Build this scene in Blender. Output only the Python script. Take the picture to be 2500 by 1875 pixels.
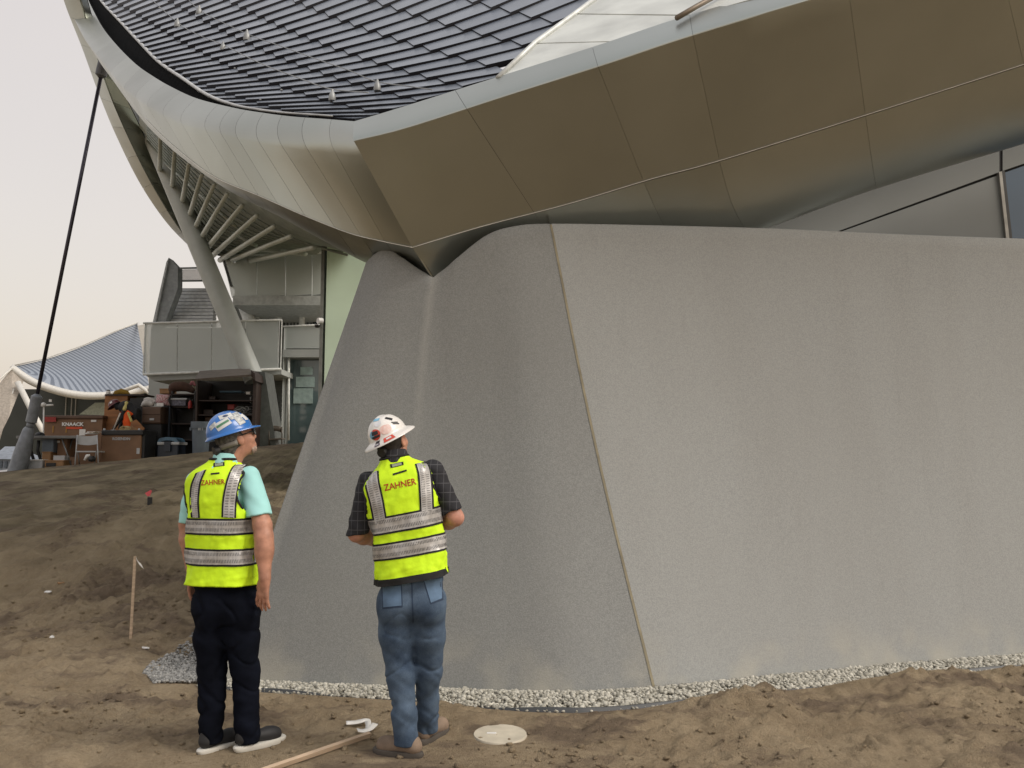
import bpy, math, random
import numpy as np
from mathutils import Vector, Matrix, Euler

for _o in list(bpy.data.objects):
    bpy.data.objects.remove(_o)
scene = bpy.context.scene
COL = scene.collection
rng = np.random.default_rng(7)
random.seed(7)
PI = math.pi

# ------------------------------------------------------------------ camera, sky, sun, exposure
F = 2000.0                      # focal length in photograph pixels (2500 wide)
EYE = 1.6
PITCH = math.atan(195.5 / F)
cam_d = bpy.data.cameras.new('camera')
cam = bpy.data.objects.new('camera', cam_d)
COL.objects.link(cam)
cam.location = (0, 0, EYE)
cam.rotation_euler = (PI / 2 + PITCH, 0, 0)
cam_d.sensor_width = 36.0
cam_d.lens = 36.0 * F / 2500
cam_d.clip_end = 3000
scene.camera = cam

world = bpy.data.worlds.new('World')
scene.world = world
world.use_nodes = True
wn = world.node_tree
wn.nodes.clear()
w_out = wn.nodes.new('ShaderNodeOutputWorld')
w_sky = wn.nodes.new('ShaderNodeTexSky')
w_sky.sky_type = 'NISHITA'
w_sky.sun_disc = False
SUN_EL, SUN_AZ = math.radians(46), math.radians(112)   # azimuth clockwise from +Y
w_sky.sun_elevation = SUN_EL
w_sky.sun_rotation = SUN_AZ
w_sky.dust_density = 6.0
w_sky.air_density = 1.5
w_b1 = wn.nodes.new('ShaderNodeBackground'); w_b1.inputs[1].default_value = 0.06
wn.links.new(w_sky.outputs[0], w_b1.inputs[0])
# smoky overcast: a pale warm veil over the whole dome, faintly uneven
w_tc = wn.nodes.new('ShaderNodeTexCoord')
w_sp = wn.nodes.new('ShaderNodeSeparateXYZ'); wn.links.new(w_tc.outputs['Generated'], w_sp.inputs[0])
w_cr = wn.nodes.new('ShaderNodeValToRGB')                       # warm smoke low down, paler and cooler overhead
w_cr.color_ramp.elements[0].position = 0.0; w_cr.color_ramp.elements[0].color = (0.795, 0.685, 0.590, 1)
w_cr.color_ramp.elements[1].position = 1.0; w_cr.color_ramp.elements[1].color = (0.70, 0.70, 0.69, 1)
w_e = w_cr.color_ramp.elements.new(0.5); w_e.color = (0.795, 0.70, 0.625, 1)
wn.links.new(w_sp.outputs[2], w_cr.inputs[0])
w_nz = wn.nodes.new('ShaderNodeTexNoise'); w_nz.inputs['Scale'].default_value = 2.2; w_nz.inputs['Detail'].default_value = 4
wn.links.new(w_tc.outputs['Generated'], w_nz.inputs['Vector'])
w_mr = wn.nodes.new('ShaderNodeMapRange'); w_mr.inputs[1].default_value = .3; w_mr.inputs[2].default_value = .7; w_mr.inputs[3].default_value = .97; w_mr.inputs[4].default_value = 1.03
wn.links.new(w_nz.outputs[0], w_mr.inputs[0])
w_vm = wn.nodes.new('ShaderNodeVectorMath'); w_vm.operation = 'SCALE'
wn.links.new(w_cr.outputs[0], w_vm.inputs[0]); wn.links.new(w_mr.outputs[0], w_vm.inputs['Scale'])
w_b2 = wn.nodes.new('ShaderNodeBackground'); w_b2.inputs[1].default_value = 0.82
wn.links.new(w_vm.outputs[0], w_b2.inputs[0])
w_add = wn.nodes.new('ShaderNodeAddShader')
wn.links.new(w_b1.outputs[0], w_add.inputs[0]); wn.links.new(w_b2.outputs[0], w_add.inputs[1])
wn.links.new(w_add.outputs[0], w_out.inputs[0])

sun_d = bpy.data.lights.new('sun', 'SUN')
sun_d.energy = 1.5
sun_d.angle = math.radians(28)
sun_d.color = (1.0, 0.97, 0.92)
sun = bpy.data.objects.new('sun', sun_d)
COL.objects.link(sun)
_sd = Vector((math.sin(SUN_AZ) * math.cos(SUN_EL), math.cos(SUN_AZ) * math.cos(SUN_EL), math.sin(SUN_EL)))
sun.rotation_euler = _sd.to_track_quat('Z', 'Y').to_euler()

scene.view_settings.view_transform = 'Standard'
scene.view_settings.look = 'None'
scene.view_settings.gamma = 1
scene.view_settings.exposure = 0.0
scene.view_settings.use_curve_mapping = False
scene.render.engine = 'CYCLES'
scene.cycles.use_denoising = True
scene.cycles.max_bounces = 8
scene.cycles.transparent_max_bounces = 12

# ------------------------------------------------------------------ helpers
CP, SP = math.cos(PITCH), math.sin(PITCH)
def W(px, py, d):
    """point of the place seen at photograph pixel (px,py) that stands d metres ahead"""
    cx = (px - 1250) / F; cy = (937.5 - py) / F
    s = d / (CP - SP * cy)
    return np.array([cx * s, d, EYE + (SP + CP * cy) * s])
VS = 2500 / 2212.0
def V(px, py, d):
    return W(px * VS, py * VS, d)
def on_ground(px, py, z=0.0):
    a = W(px, py, 1.0); t = (z - EYE) / (a[2] - EYE)
    return np.array([a[0] * t, t, z])

def cr(P, ts):
    """Catmull-Rom through the rows of P at float indices ts"""
    P = np.asarray(P, float); n = len(P); ts = np.clip(np.asarray(ts, float), 0, n - 1)
    i = np.minimum(ts.astype(int), n - 2); f = (ts - i)
    Q = np.concatenate([[2 * P[0] - P[1]], P, [2 * P[-1] - P[-2]]])
    p0, p1, p2, p3 = Q[i], Q[i + 1], Q[i + 2], Q[i + 3]
    f = f.reshape(f.shape + (1,) * (P.ndim - 1))
    return 0.5 * ((2 * p1) + (-p0 + p2) * f + (2 * p0 - 5 * p1 + 4 * p2 - p3) * f ** 2 + (-p0 + 3 * p1 - 3 * p2 + p3) * f ** 3)

def _hash(ix, iy, iz=0):
    h = (ix.astype(np.int64) * 374761393 + iy.astype(np.int64) * 668265263 + np.int64(iz) * 2147483647)
    h = (h ^ (h >> 13)) * 1274126177
    h = h ^ (h >> 16)
    return (h & 0xFFFFFF) / float(0xFFFFFF)
def vnoise(x, y, seed=0):
    x = np.asarray(x, float); y = np.asarray(y, float)
    ix = np.floor(x); iy = np.floor(y); fx = x - ix; fy = y - iy
    fx = fx * fx * (3 - 2 * fx); fy = fy * fy * (3 - 2 * fy)
    ix = ix.astype(np.int64) + seed * 7919; iy = iy.astype(np.int64) + seed * 104729
    a = _hash(ix, iy); b = _hash(ix + 1, iy); c = _hash(ix, iy + 1); d = _hash(ix + 1, iy + 1)
    return (a * (1 - fx) + b * fx) * (1 - fy) + (c * (1 - fx) + d * fx) * fy - 0.5
def fbm(x, y, octv=4, seed=0, gain=0.5, lac=2.03):
    s = 0; a = 1.0
    for k in range(octv):
        s = s + a * vnoise(x * lac ** k + 13.7 * k, y * lac ** k - 5.1 * k, seed + k); a *= gain
    return s
def sstep(a, b, x):
    t = np.clip((x - a) / (b - a), 0, 1); return t * t * (3 - 2 * t)

def tag(o, label=None, cat=None, group=None, kind=None):
    if label: o['label'] = label
    if cat: o['category'] = cat
    if group: o['group'] = group
    if kind: o['kind'] = kind
    return o
def empty(name, loc, label, cat, group=None, rz=0):
    o = bpy.data.objects.new(name, None); COL.objects.link(o)
    o.location = Vector(loc); o.rotation_euler = (0, 0, rz); o.empty_display_size = 0.2
    return tag(o, label, cat, group)
def link_mesh(name, me, mat=None, parent=None, world_coords=True):
    o = bpy.data.objects.new(name, me); COL.objects.link(o)
    if mat is not None and len(me.materials) == 0: me.materials.append(mat)
    if parent is not None:
        o.parent = parent
        if world_coords:
            m = Matrix.Identity(4); p = parent; chain = []
            while p is not None: chain.append(p); p = p.parent
            for p in reversed(chain):
                m = m @ p.matrix_parent_inverse @ Matrix.LocRotScale(p.location, p.rotation_euler, p.scale)
            o.matrix_parent_inverse = m.inverted()
    return o
def mk(name, verts, faces, mat=None, parent=None, smooth=False, world_coords=True, auto=None):
    me = bpy.data.meshes.new(name)
    verts = np.asarray(verts, float)
    me.from_pydata(verts.tolist(), [], [list(map(int, f)) for f in faces])
    if smooth: me.polygons.foreach_set('use_smooth', np.ones(len(me.polygons), bool))
    me.update()
    if auto is not None and smooth:
        try: me.set_sharp_from_angle(angle=math.radians(auto))
        except Exception: pass
    return link_mesh(name, me, mat, parent, world_coords)
class MB:
    """collects shapes that become ONE mesh"""
    def __init__(s): s.v = []; s.f = []; s.n = 0
    def add(s, v, f):
        v = np.asarray(v, float).reshape(-1, 3)
        s.v.append(v); s.f += [[i + s.n for i in q] for q in f]; s.n += len(v); return s
    def box(s, lo, hi, M=None, bev=0.0):
        x0, y0, z0 = lo; x1, y1, z1 = hi
        if bev > 0:
            b = min(bev, (x1-x0)*.45, (y1-y0)*.45, (z1-z0)*.45)
            vs = []
            for sz in (0, 1):
                for sy in (0, 1):
                    for sx in (0, 1):
                        X = (x0, x1)[sx]; Y = (y0, y1)[sy]; Z = (z0, z1)[sz]
                        dx = b * (1 - 2 * sx); dy = b * (1 - 2 * sy); dz = b * (1 - 2 * sz)
                        vs += [(X, Y + dy, Z + dz), (X + dx, Y, Z + dz), (X + dx, Y + dy, Z)]
            c = lambda sx, sy, sz, a: (sz * 4 + sy * 2 + sx) * 3 + a
            fs = []
            for q in (0, 1):
                fs.append([c(q,0,0,0), c(q,1,0,0), c(q,1,1,0), c(q,0,1,0)])
                fs.append([c(0,q,0,1), c(1,q,0,1), c(1,q,1,1), c(0,q,1,1)])
                fs.append([c(0,0,q,2), c(1,0,q,2), c(1,1,q,2), c(0,1,q,2)])
            for p in (0, 1):
                for q in (0, 1):
                    fs.append([c(p,q,0,0), c(p,q,1,0), c(p,q,1,1), c(p,q,0,1)])
                    fs.append([c(p,0,q,0), c(p,1,q,0), c(p,1,q,2), c(p,0,q,2)])
                    fs.append([c(0,p,q,1), c(1,p,q,1), c(1,p,q,2), c(0,p,q,2)])
            for sx in (0,1):
                for sy in (0,1):
                    for sz in (0,1): fs.append([c(sx,sy,sz,0), c(sx,sy,sz,1), c(sx,sy,sz,2)])
            v = np.array(vs)
        else:
            v = np.array([(x, y, z) for z in (z0, z1) for y in (y0, y1) for x in (x0, x1)], float)
            fs = [[0,2,3,1],[4,5,7,6],[0,1,5,4],[2,6,7,3],[0,4,6,2],[1,3,7,5]]
        if M is not None: v = (np.c_[v, np.ones(len(v))] @ np.array(M).T)[:, :3]
        return s.add(v, fs)
    def tube(s, pts, r, n=12, cap=True, squash=None):
        pts = np.asarray(pts, float); k = len(pts)
        r = np.broadcast_to(np.asarray(r, float), (k,))
        tan = np.gradient(pts, axis=0); tan /= np.linalg.norm(tan, axis=1)[:, None] + 1e-12
        ref = np.array([0, 0, 1.0]) if abs(tan[0][2]) < 0.9 else np.array([1.0, 0, 0])
        vs = []
        a = np.cross(tan[0], ref); a /= np.linalg.norm(a)
        for i in range(k):
            a = a - tan[i] * np.dot(a, tan[i]); a /= np.linalg.norm(a) + 1e-12
            b = np.cross(tan[i], a)
            th = np.arange(n) * 2 * PI / n
            vs.append(pts[i] + r[i] * (np.outer(np.cos(th), a) + np.outer(np.sin(th), b)))
        fs = [[i * n + j, i * n + (j + 1) % n, (i + 1) * n + (j + 1) % n, (i + 1) * n + j] for i in range(k - 1) for j in range(n)]
        if cap: fs += [list(range(n))[::-1], [(k - 1) * n + j for j in range(n)]]
        return s.add(np.concatenate(vs), fs)
    def lathe(s, prof, c=(0, 0, 0), n=24, M=None):
        prof = list(prof); k = len(prof); th = np.arange(n) * 2 * PI / n
        v = np.concatenate([np.c_[r * np.cos(th), r * np.sin(th), np.full(n, z)] for r, z in prof])
        if M is not None: v = (np.c_[v, np.ones(len(v))] @ np.array(M).T)[:, :3]
        v = v + np.asarray(c, float)
        fs = [[i * n + j, i * n + (j + 1) % n, (i + 1) * n + (j + 1) % n, (i + 1) * n + j] for i in range(k - 1) for j in range(n)]
        fs += [list(range(n))[::-1], [(k - 1) * n + j for j in range(n)]]
        return s.add(v, fs)
    def shell(s, G, t):
        """closed slab on a grid of points, thickness t along -normal"""
        G = np.asarray(G, float); a, b = G.shape[:2]
        du = np.gradient(G, axis=0) if a > 1 else 0; dv = np.gradient(G, axis=1)
        N = np.cross(du, dv); N /= np.linalg.norm(N, axis=2)[:, :, None] + 1e-12
        B = G - N * t
        v = np.concatenate([G.reshape(-1, 3), B.reshape(-1, 3)]); o = a * b
        fs = []
        for i in range(a - 1):
            for j in range(b - 1):
                q = [i*b+j, (i+1)*b+j, (i+1)*b+j+1, i*b+j+1]
                fs.append(q); fs.append([o + x for x in q[::-1]])
        ring = [j for j in range(b)] + [i*b+b-1 for i in range(1, a)] + [(a-1)*b+j for j in range(b-2, -1, -1)] + [i*b for i in range(a-2, 0, -1)]
        for p, q in zip(ring, ring[1:] + ring[:1]): fs.append([p, q, q + o, p + o])
        return s.add(v, fs)
    def build(s, name, mat=None, parent=None, smooth=False, auto=None, world_coords=True):
        return mk(name, np.concatenate(s.v), s.f, mat, parent, smooth, world_coords, auto)
def grid_faces(a, b, wrap=False):
    fs = []
    for i in range(a - 1):
        for j in range(b if wrap else b - 1):
            j2 = (j + 1) % b
            fs.append([i*b+j, (i+1)*b+j, (i+1)*b+j2, i*b+j2])
    return fs
def copy_tree(root, loc=None, label=None, rz=None):
    r = root.copy(); COL.objects.link(r)
    if loc is not None: r.location = Vector(loc)
    if rz is not None: r.rotation_euler = (0, 0, rz)
    if label: r['label'] = label
    def rec(src, dst):
        for ch in list(src.children):
            c = ch.copy(); COL.objects.link(c); c.parent = dst; rec(ch, c)
    rec(root, r); return r

# ------------------------------------------------------------------ materials
def srgb(r, g, b):
    f = lambda c: (c / 255 / 12.92) if c / 255 <= 0.04045 else ((c / 255 + 0.055) / 1.055) ** 2.4
    return (f(r), f(g), f(b))
_mats = {}
def mat(name, col, rough=0.6, metal=0.0, var=0.12, scale=8.0, bump=0.0, bscale=60.0, spec=0.5, col2=None, detail=4, stretch=None, coat=0.0, bdist=0.01):
    if name in _mats: return _mats[name]
    m = bpy.data.materials.new(name); m.use_nodes = True
    nt = m.node_tree; b = nt.nodes['Principled BSDF']
    b.inputs['Roughness'].default_value = rough; b.inputs['Metallic'].default_value = metal
    b.inputs['Specular IOR Level'].default_value = spec
    if coat: b.inputs['Coat Weight'].default_value = coat
    tc = nt.nodes.new('ShaderNodeTexCoord'); src = tc.outputs['Object']
    if stretch:
        mp = nt.nodes.new('ShaderNodeMapping'); mp.inputs['Scale'].default_value = stretch
        nt.links.new(src, mp.inputs[0]); src = mp.outputs[0]
    nz = nt.nodes.new('ShaderNodeTexNoise'); nz.inputs['Scale'].default_value = scale; nz.inputs['Detail'].default_value = detail
    nt.links.new(src, nz.inputs['Vector'])
    rp = nt.nodes.new('ShaderNodeValToRGB')
    c2 = col2 or tuple(c * (1 - 2 * var) for c in col); c1 = col if col2 else tuple(min(1, c * (1 + var)) for c in col)
    rp.color_ramp.elements[0].position = 0.3; rp.color_ramp.elements[0].color = (*c2, 1)
    rp.color_ramp.elements[1].position = 0.7; rp.color_ramp.elements[1].color = (*c1, 1)
    nt.links.new(nz.outputs[0], rp.inputs[0]); nt.links.new(rp.outputs[0], b.inputs['Base Color'])
    if bump:
        n2 = nt.nodes.new('ShaderNodeTexNoise'); n2.inputs['Scale'].default_value = bscale; n2.inputs['Detail'].default_value = 3
        nt.links.new(src, n2.inputs['Vector'])
        bp = nt.nodes.new('ShaderNodeBump'); bp.inputs['Strength'].default_value = bump; bp.inputs['Distance'].default_value = bdist
        nt.links.new(n2.outputs[0], bp.inputs['Height']); nt.links.new(bp.outputs[0], b.inputs['Normal'])
    _mats[name] = m
    return m
def N(nt, t, **kw):
    n = nt.nodes.new(t)
    for k, v in kw.items():
        if k in n.inputs: n.inputs[k].default_value = v
        else: setattr(n, k, v)
    return n
# ------------------------------------------------------------------ ground
WALL_BASE_PX = [(525,1672),(600,1676),(750,1682),(1000,1690),(1200,1698),(1400,1702),(1600,1690),(1900,1660),(2200,1630),(2500,1608),(2900,1575)]
WB = np.array([on_ground(x, y) for x, y in WALL_BASE_PX])          # foot of the concrete wall
def wall_front(x):
    return np.interp(x, WB[:, 0], WB[:, 1])
def strip_w(x):                                                     # width of the gravel strip in front of the wall
    return np.interp(x, [-2.3, -1.4, -0.6, 0.1, 0.8, 2.0, 4.5], [0.10, 0.16, 0.24, 0.36, 0.36, 0.30, 0.26])
def crest(x):
    return np.clip(1.46 + (x + 11.0) * 0.098, 1.0, 2.1)
def gz0(x, y):
    x = np.asarray(x, float); y = np.asarray(y, float)
    s = np.clip((y - 6.9) / (18.2 - 6.9), 0, 1)
    s = s + 0.035 * np.sin(s * PI * 2)
    h = crest(x) * s
    h = h + 0.22 * np.exp(-(((x + 4.6) / 1.3) ** 2 + ((y - 10.2) / 1.6) ** 2)) - 0.16 * np.exp(-(((x + 5.2) / 0.8) ** 2 + ((y - 8.0) / 1.2) ** 2))
    h = h + 0.10 * np.exp(-(((x + 3.1) / .7) ** 2 + ((y - 7.6) / 1.1) ** 2))
    # low bank thrown up along the gravel strip
    e = wall_front(x) - strip_w(x)
    r = np.interp(x, [-2.6, -1.0, 0.3, 0.85, 1.05, 1.3, 1.45, 1.75, 1.95, 2.2, 2.55, 2.9, 3.25, 3.6, 3.8, 4.6], [0, .010, .0, .005, .03, .06, .05, .075, .015, .01, .045, .06, .055, .01, .03, .04])
    h = h + r * np.exp(-(((y - (e - 0.16)) / 0.19) ** 2)) + r * 0.6 * np.exp(-(((y - (e - 0.42)) / 0.35) ** 2))
    return h
def gz(x, y):
    x = np.asarray(x, float); y = np.asarray(y, float)
    h = gz0(x, y)
    e = wall_front(x) - strip_w(x)
    soft = np.where((x > -2.7) & (x < 6), sstep(0.02, 0.14, e - y), 1.0)      # calm under the gravel
    soft = np.where(y > 6.9, 1.0, soft)
    far = 1 - sstep(17.0, 18.6, y)
    n = 0.050 * fbm(x * 0.9, y * 0.9, 3, 3) + 0.042 * fbm(x * 2.7, y * 3.4, 3, 11)
    rid = np.abs(fbm(x * 5.2, y * 6.5, 3, 23)); n = n + 0.05 * (0.22 - rid)
    n = n + 0.030 * fbm(x * 15, y * 17, 4, 31, .6)
    hb = sstep(6.6, 8.5, y) * (1 - sstep(13, 17, y)); n = n * (1 + .5 * hb) + hb * (.045 * fbm(x * 5.5, y * 4.2, 4, 63, .6) + .05 * (0.12 - np.abs(fbm(x * 2.2 + .6 * y, y * 3.0, 3, 67))))
    n = n - .05 * np.maximum(0, vnoise(x * 4.3, y * 5.2, 71) + .5 * vnoise(x * 9, y * 11, 72) - .30)
    cl = np.maximum(0, vnoise(x * 11, y * 12, 41) + vnoise(x * 23, y * 25, 43) * .7 - 0.22); n = n + 0.085 * cl
    fp = np.maximum(0, vnoise(x * 3.1 + 4, y * 3.6, 57) - 0.27); n = n - 0.16 * fp
    for cx, cy in ((-1.72, 4.55), (-.78, 4.55), (-.07, 4.78)):                              # trodden flat where the two men stand
        k = np.exp(-(((x - cx) / .55) ** 2 + ((y - cy) / .45) ** 2) ** 2); n = n * (1 - .85 * k)
    return h + n * soft * (0.25 + 0.75 * far)

def graded(lo, hi, dlo, dhi, step, grow):
    mid = list(np.arange(dlo, dhi, step)); up = []; s = step; p = mid[-1]
    while p < hi: s *= grow; p += s; up.append(p)
    dn = []; s = step; p = mid[0]
    while p > lo: s *= grow; p -= s; dn.append(p)
    return np.array(dn[::-1] + mid + up)
def soil_material():
    m = bpy.data.materials.new('sandy_soil'); m.use_nodes = True; nt = m.node_tree; b = nt.nodes['Principled BSDF']
    b.inputs['Roughness'].default_value = 0.95; b.inputs['Specular IOR Level'].default_value = 0.15
    tc = N(nt, 'ShaderNodeTexCoord')
    def noise(scale, detail=4, rough=0.55, sq=None):
        n = N(nt, 'ShaderNodeTexNoise', Scale=scale, Detail=detail, Roughness=rough)
        src = tc.outputs['Object']
        if sq:
            mp = N(nt, 'ShaderNodeMapping'); mp.inputs['Scale'].default_value = sq; nt.links.new(src, mp.inputs[0]); src = mp.outputs[0]
        nt.links.new(src, n.inputs['Vector']); return n.outputs[0]
    def ramp(inp, p0, p1, c0, c1):
        r = N(nt, 'ShaderNodeValToRGB'); r.color_ramp.elements[0].position = p0; r.color_ramp.elements[1].position = p1
        r.color_ramp.elements[0].color = (*c0, 1); r.color_ramp.elements[1].color = (*c1, 1); nt.links.new(inp, r.inputs[0]); return r.outputs[0]
    def mix(f, a, bb, mode='MIX'):
        x = nt.nodes.new('ShaderNodeMix'); x.data_type = 'RGBA'; x.blend_type = mode
        if isinstance(f, float): x.inputs[0].default_value = f
        else: nt.links.new(f, x.inputs[0])
        nt.links.new(a, x.inputs[6]); nt.links.new(bb, x.inputs[7]); return x.outputs[2]
    base = ramp(noise(2.2, 6, .62), .34, .66, (0.340, 0.262, 0.168), (0.590, 0.472, 0.318))
    fine = ramp(noise(38, 5, .7), .30, .72, (0.225, 0.168, 0.108), (0.540, 0.430, 0.300))
    c = mix(0.38, base, fine)
    # darker, damper soil further up the bank and in patches
    sx = N(nt, 'ShaderNodeSeparateXYZ'); nt.links.new(tc.outputs['Object'], sx.inputs[0])
    mr = N(nt, 'ShaderNodeMapRange'); mr.inputs[1].default_value = 6.6; mr.inputs[2].default_value = 11.5; nt.links.new(sx.outputs[1], mr.inputs[0])
    damp = ramp(noise(1.4, 5, .6), .38, .66, (0.200, 0.165, 0.108), (0.400, 0.332, 0.222))
    c = mix(mr.outputs[0], c, damp)
    pt = ramp(noise(0.85, 6, .68, (1, 1.8, 1)), .50, .60, (0, 0, 0), (1, 1, 1))
    dk = ramp(noise(9, 4), .3, .7, (0.125, 0.092, 0.070), (0.235, 0.178, 0.132))
    mm = N(nt, 'ShaderNodeMath', operation='MULTIPLY'); mm.inputs[1].default_value = 0.75; nt.links.new(pt, mm.inputs[0])
    c = mix(mm.outputs[0], c, dk)
    nt.links.new(c, b.inputs['Base Color'])
    h1 = noise(55, 6, .75); h2 = noise(150, 3, .6)
    ad = N(nt, 'ShaderNodeMath', operation='ADD'); nt.links.new(h1, ad.inputs[0]); nt.links.new(h2, ad.inputs[1])
    bp = N(nt, 'ShaderNodeBump', Strength=1.0, Distance=0.03); nt.links.new(ad.outputs[0], bp.inputs['Height']); nt.links.new(bp.outputs[0], b.inputs['Normal'])
    return m
M_SOIL = soil_material()
xs = graded(-900, 900, -4.4, 4.6, 0.024, 1.045); ys = graded(-60, 1600, 3.6, 8.6, 0.022, 1.03)
GX, GY = np.meshgrid(xs, ys); GZ = gz(GX, GY)
_n0, _n1 = GX.shape
idx = np.arange(_n0 * _n1).reshape(_n0, _n1)
_f = np.stack([idx[:-1, :-1], idx[:-1, 1:], idx[1:, 1:], idx[1:, :-1]], -1).reshape(-1, 4)
me = bpy.data.meshes.new('ground')
me.vertices.add(_n0 * _n1); me.vertices.foreach_set('co', np.stack([GX, GY, GZ], -1).ravel())
me.loops.add(len(_f) * 4); me.loops.foreach_set('vertex_index', _f.ravel())
me.polygons.add(len(_f)); me.polygons.foreach_set('loop_start', np.arange(len(_f)) * 4); me.polygons.foreach_set('loop_total', np.full(len(_f), 4))
me.update(calc_edges=True); me.polygons.foreach_set('use_smooth', np.ones(len(_f), bool))
ground = link_mesh('ground', me, M_SOIL); tag(ground, kind='structure')

# loose soil clods and pebbles lying about
def stone_set(pts, sizes, flat, seed, sub=1):
    r = np.random.default_rng(seed)
    t = (1 + 5 ** .5) / 2
    bv = np.array([(-1,t,0),(1,t,0),(-1,-t,0),(1,-t,0),(0,-1,t),(0,1,t),(0,-1,-t),(0,1,-t),(t,0,-1),(t,0,1),(-t,0,-1),(-t,0,1)]) / math.hypot(1, t)
    bf = np.array([(0,11,5),(0,5,1),(0,1,7),(0,7,10),(0,10,11),(1,5,9),(5,11,4),(11,10,2),(10,7,6),(7,1,8),(3,9,4),(3,4,2),(3,2,6),(3,6,8),(3,8,9),(4,9,5),(2,4,11),(6,2,10),(8,6,7),(9,8,1)])
    n = len(pts)
    R = r.normal(size=(n, 3, 3)); Q = np.linalg.qr(R)[0]
    S = r.uniform(0.6, 1.3, (n, 1, 3)); J = r.uniform(0.72, 1.22, (n, 12, 1))
    v = (bv[None] * J * S) @ Q
    v *= np.array([1, 1, flat]); v = v * np.asarray(sizes)[:, None, None] + np.asarray(pts)[:, None, :]
    f = (bf[None] + (np.arange(n) * 12)[:, None, None]).reshape(-1, 3)
    me = bpy.data.meshes.new('stones'); v = v.reshape(-1, 3)
    me.vertices.add(len(v)); me.vertices.foreach_set('co', v.ravel())
    me.loops.add(len(f) * 3); me.loops.foreach_set('vertex_index', f.ravel())
    me.polygons.add(len(f)); me.polygons.foreach_set('loop_start', np.arange(len(f)) * 3); me.polygons.foreach_set('loop_total', np.full(len(f), 3))
    me.update(calc_edges=True); return me
px_ = rng.uniform(-5.5, 4.5, 42000); py_ = 3.6 + rng.random(42000) ** 1.4 * 9
keep = (py_ < wall_front(px_) - strip_w(px_) - 0.05) | ((py_ > 6.9) & (px_ < -2.9))
keep &= vnoise(px_ * 1.3, py_ * 1.3, 77) + 0.25 > rng.random(42000) * 0.7
px_, py_ = px_[keep], py_[keep]
sz = 0.003 + 0.020 * rng.random(len(px_)) ** 5
me = stone_set(np.c_[px_, py_, gz(px_, py_) + sz * 0.25], sz, 0.7, 5); me.materials.append(M_SOIL)
tag(link_mesh('soil_clod', me), 'loose soil clods scattered over the sandy bank', 'soil', kind='stuff')

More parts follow.
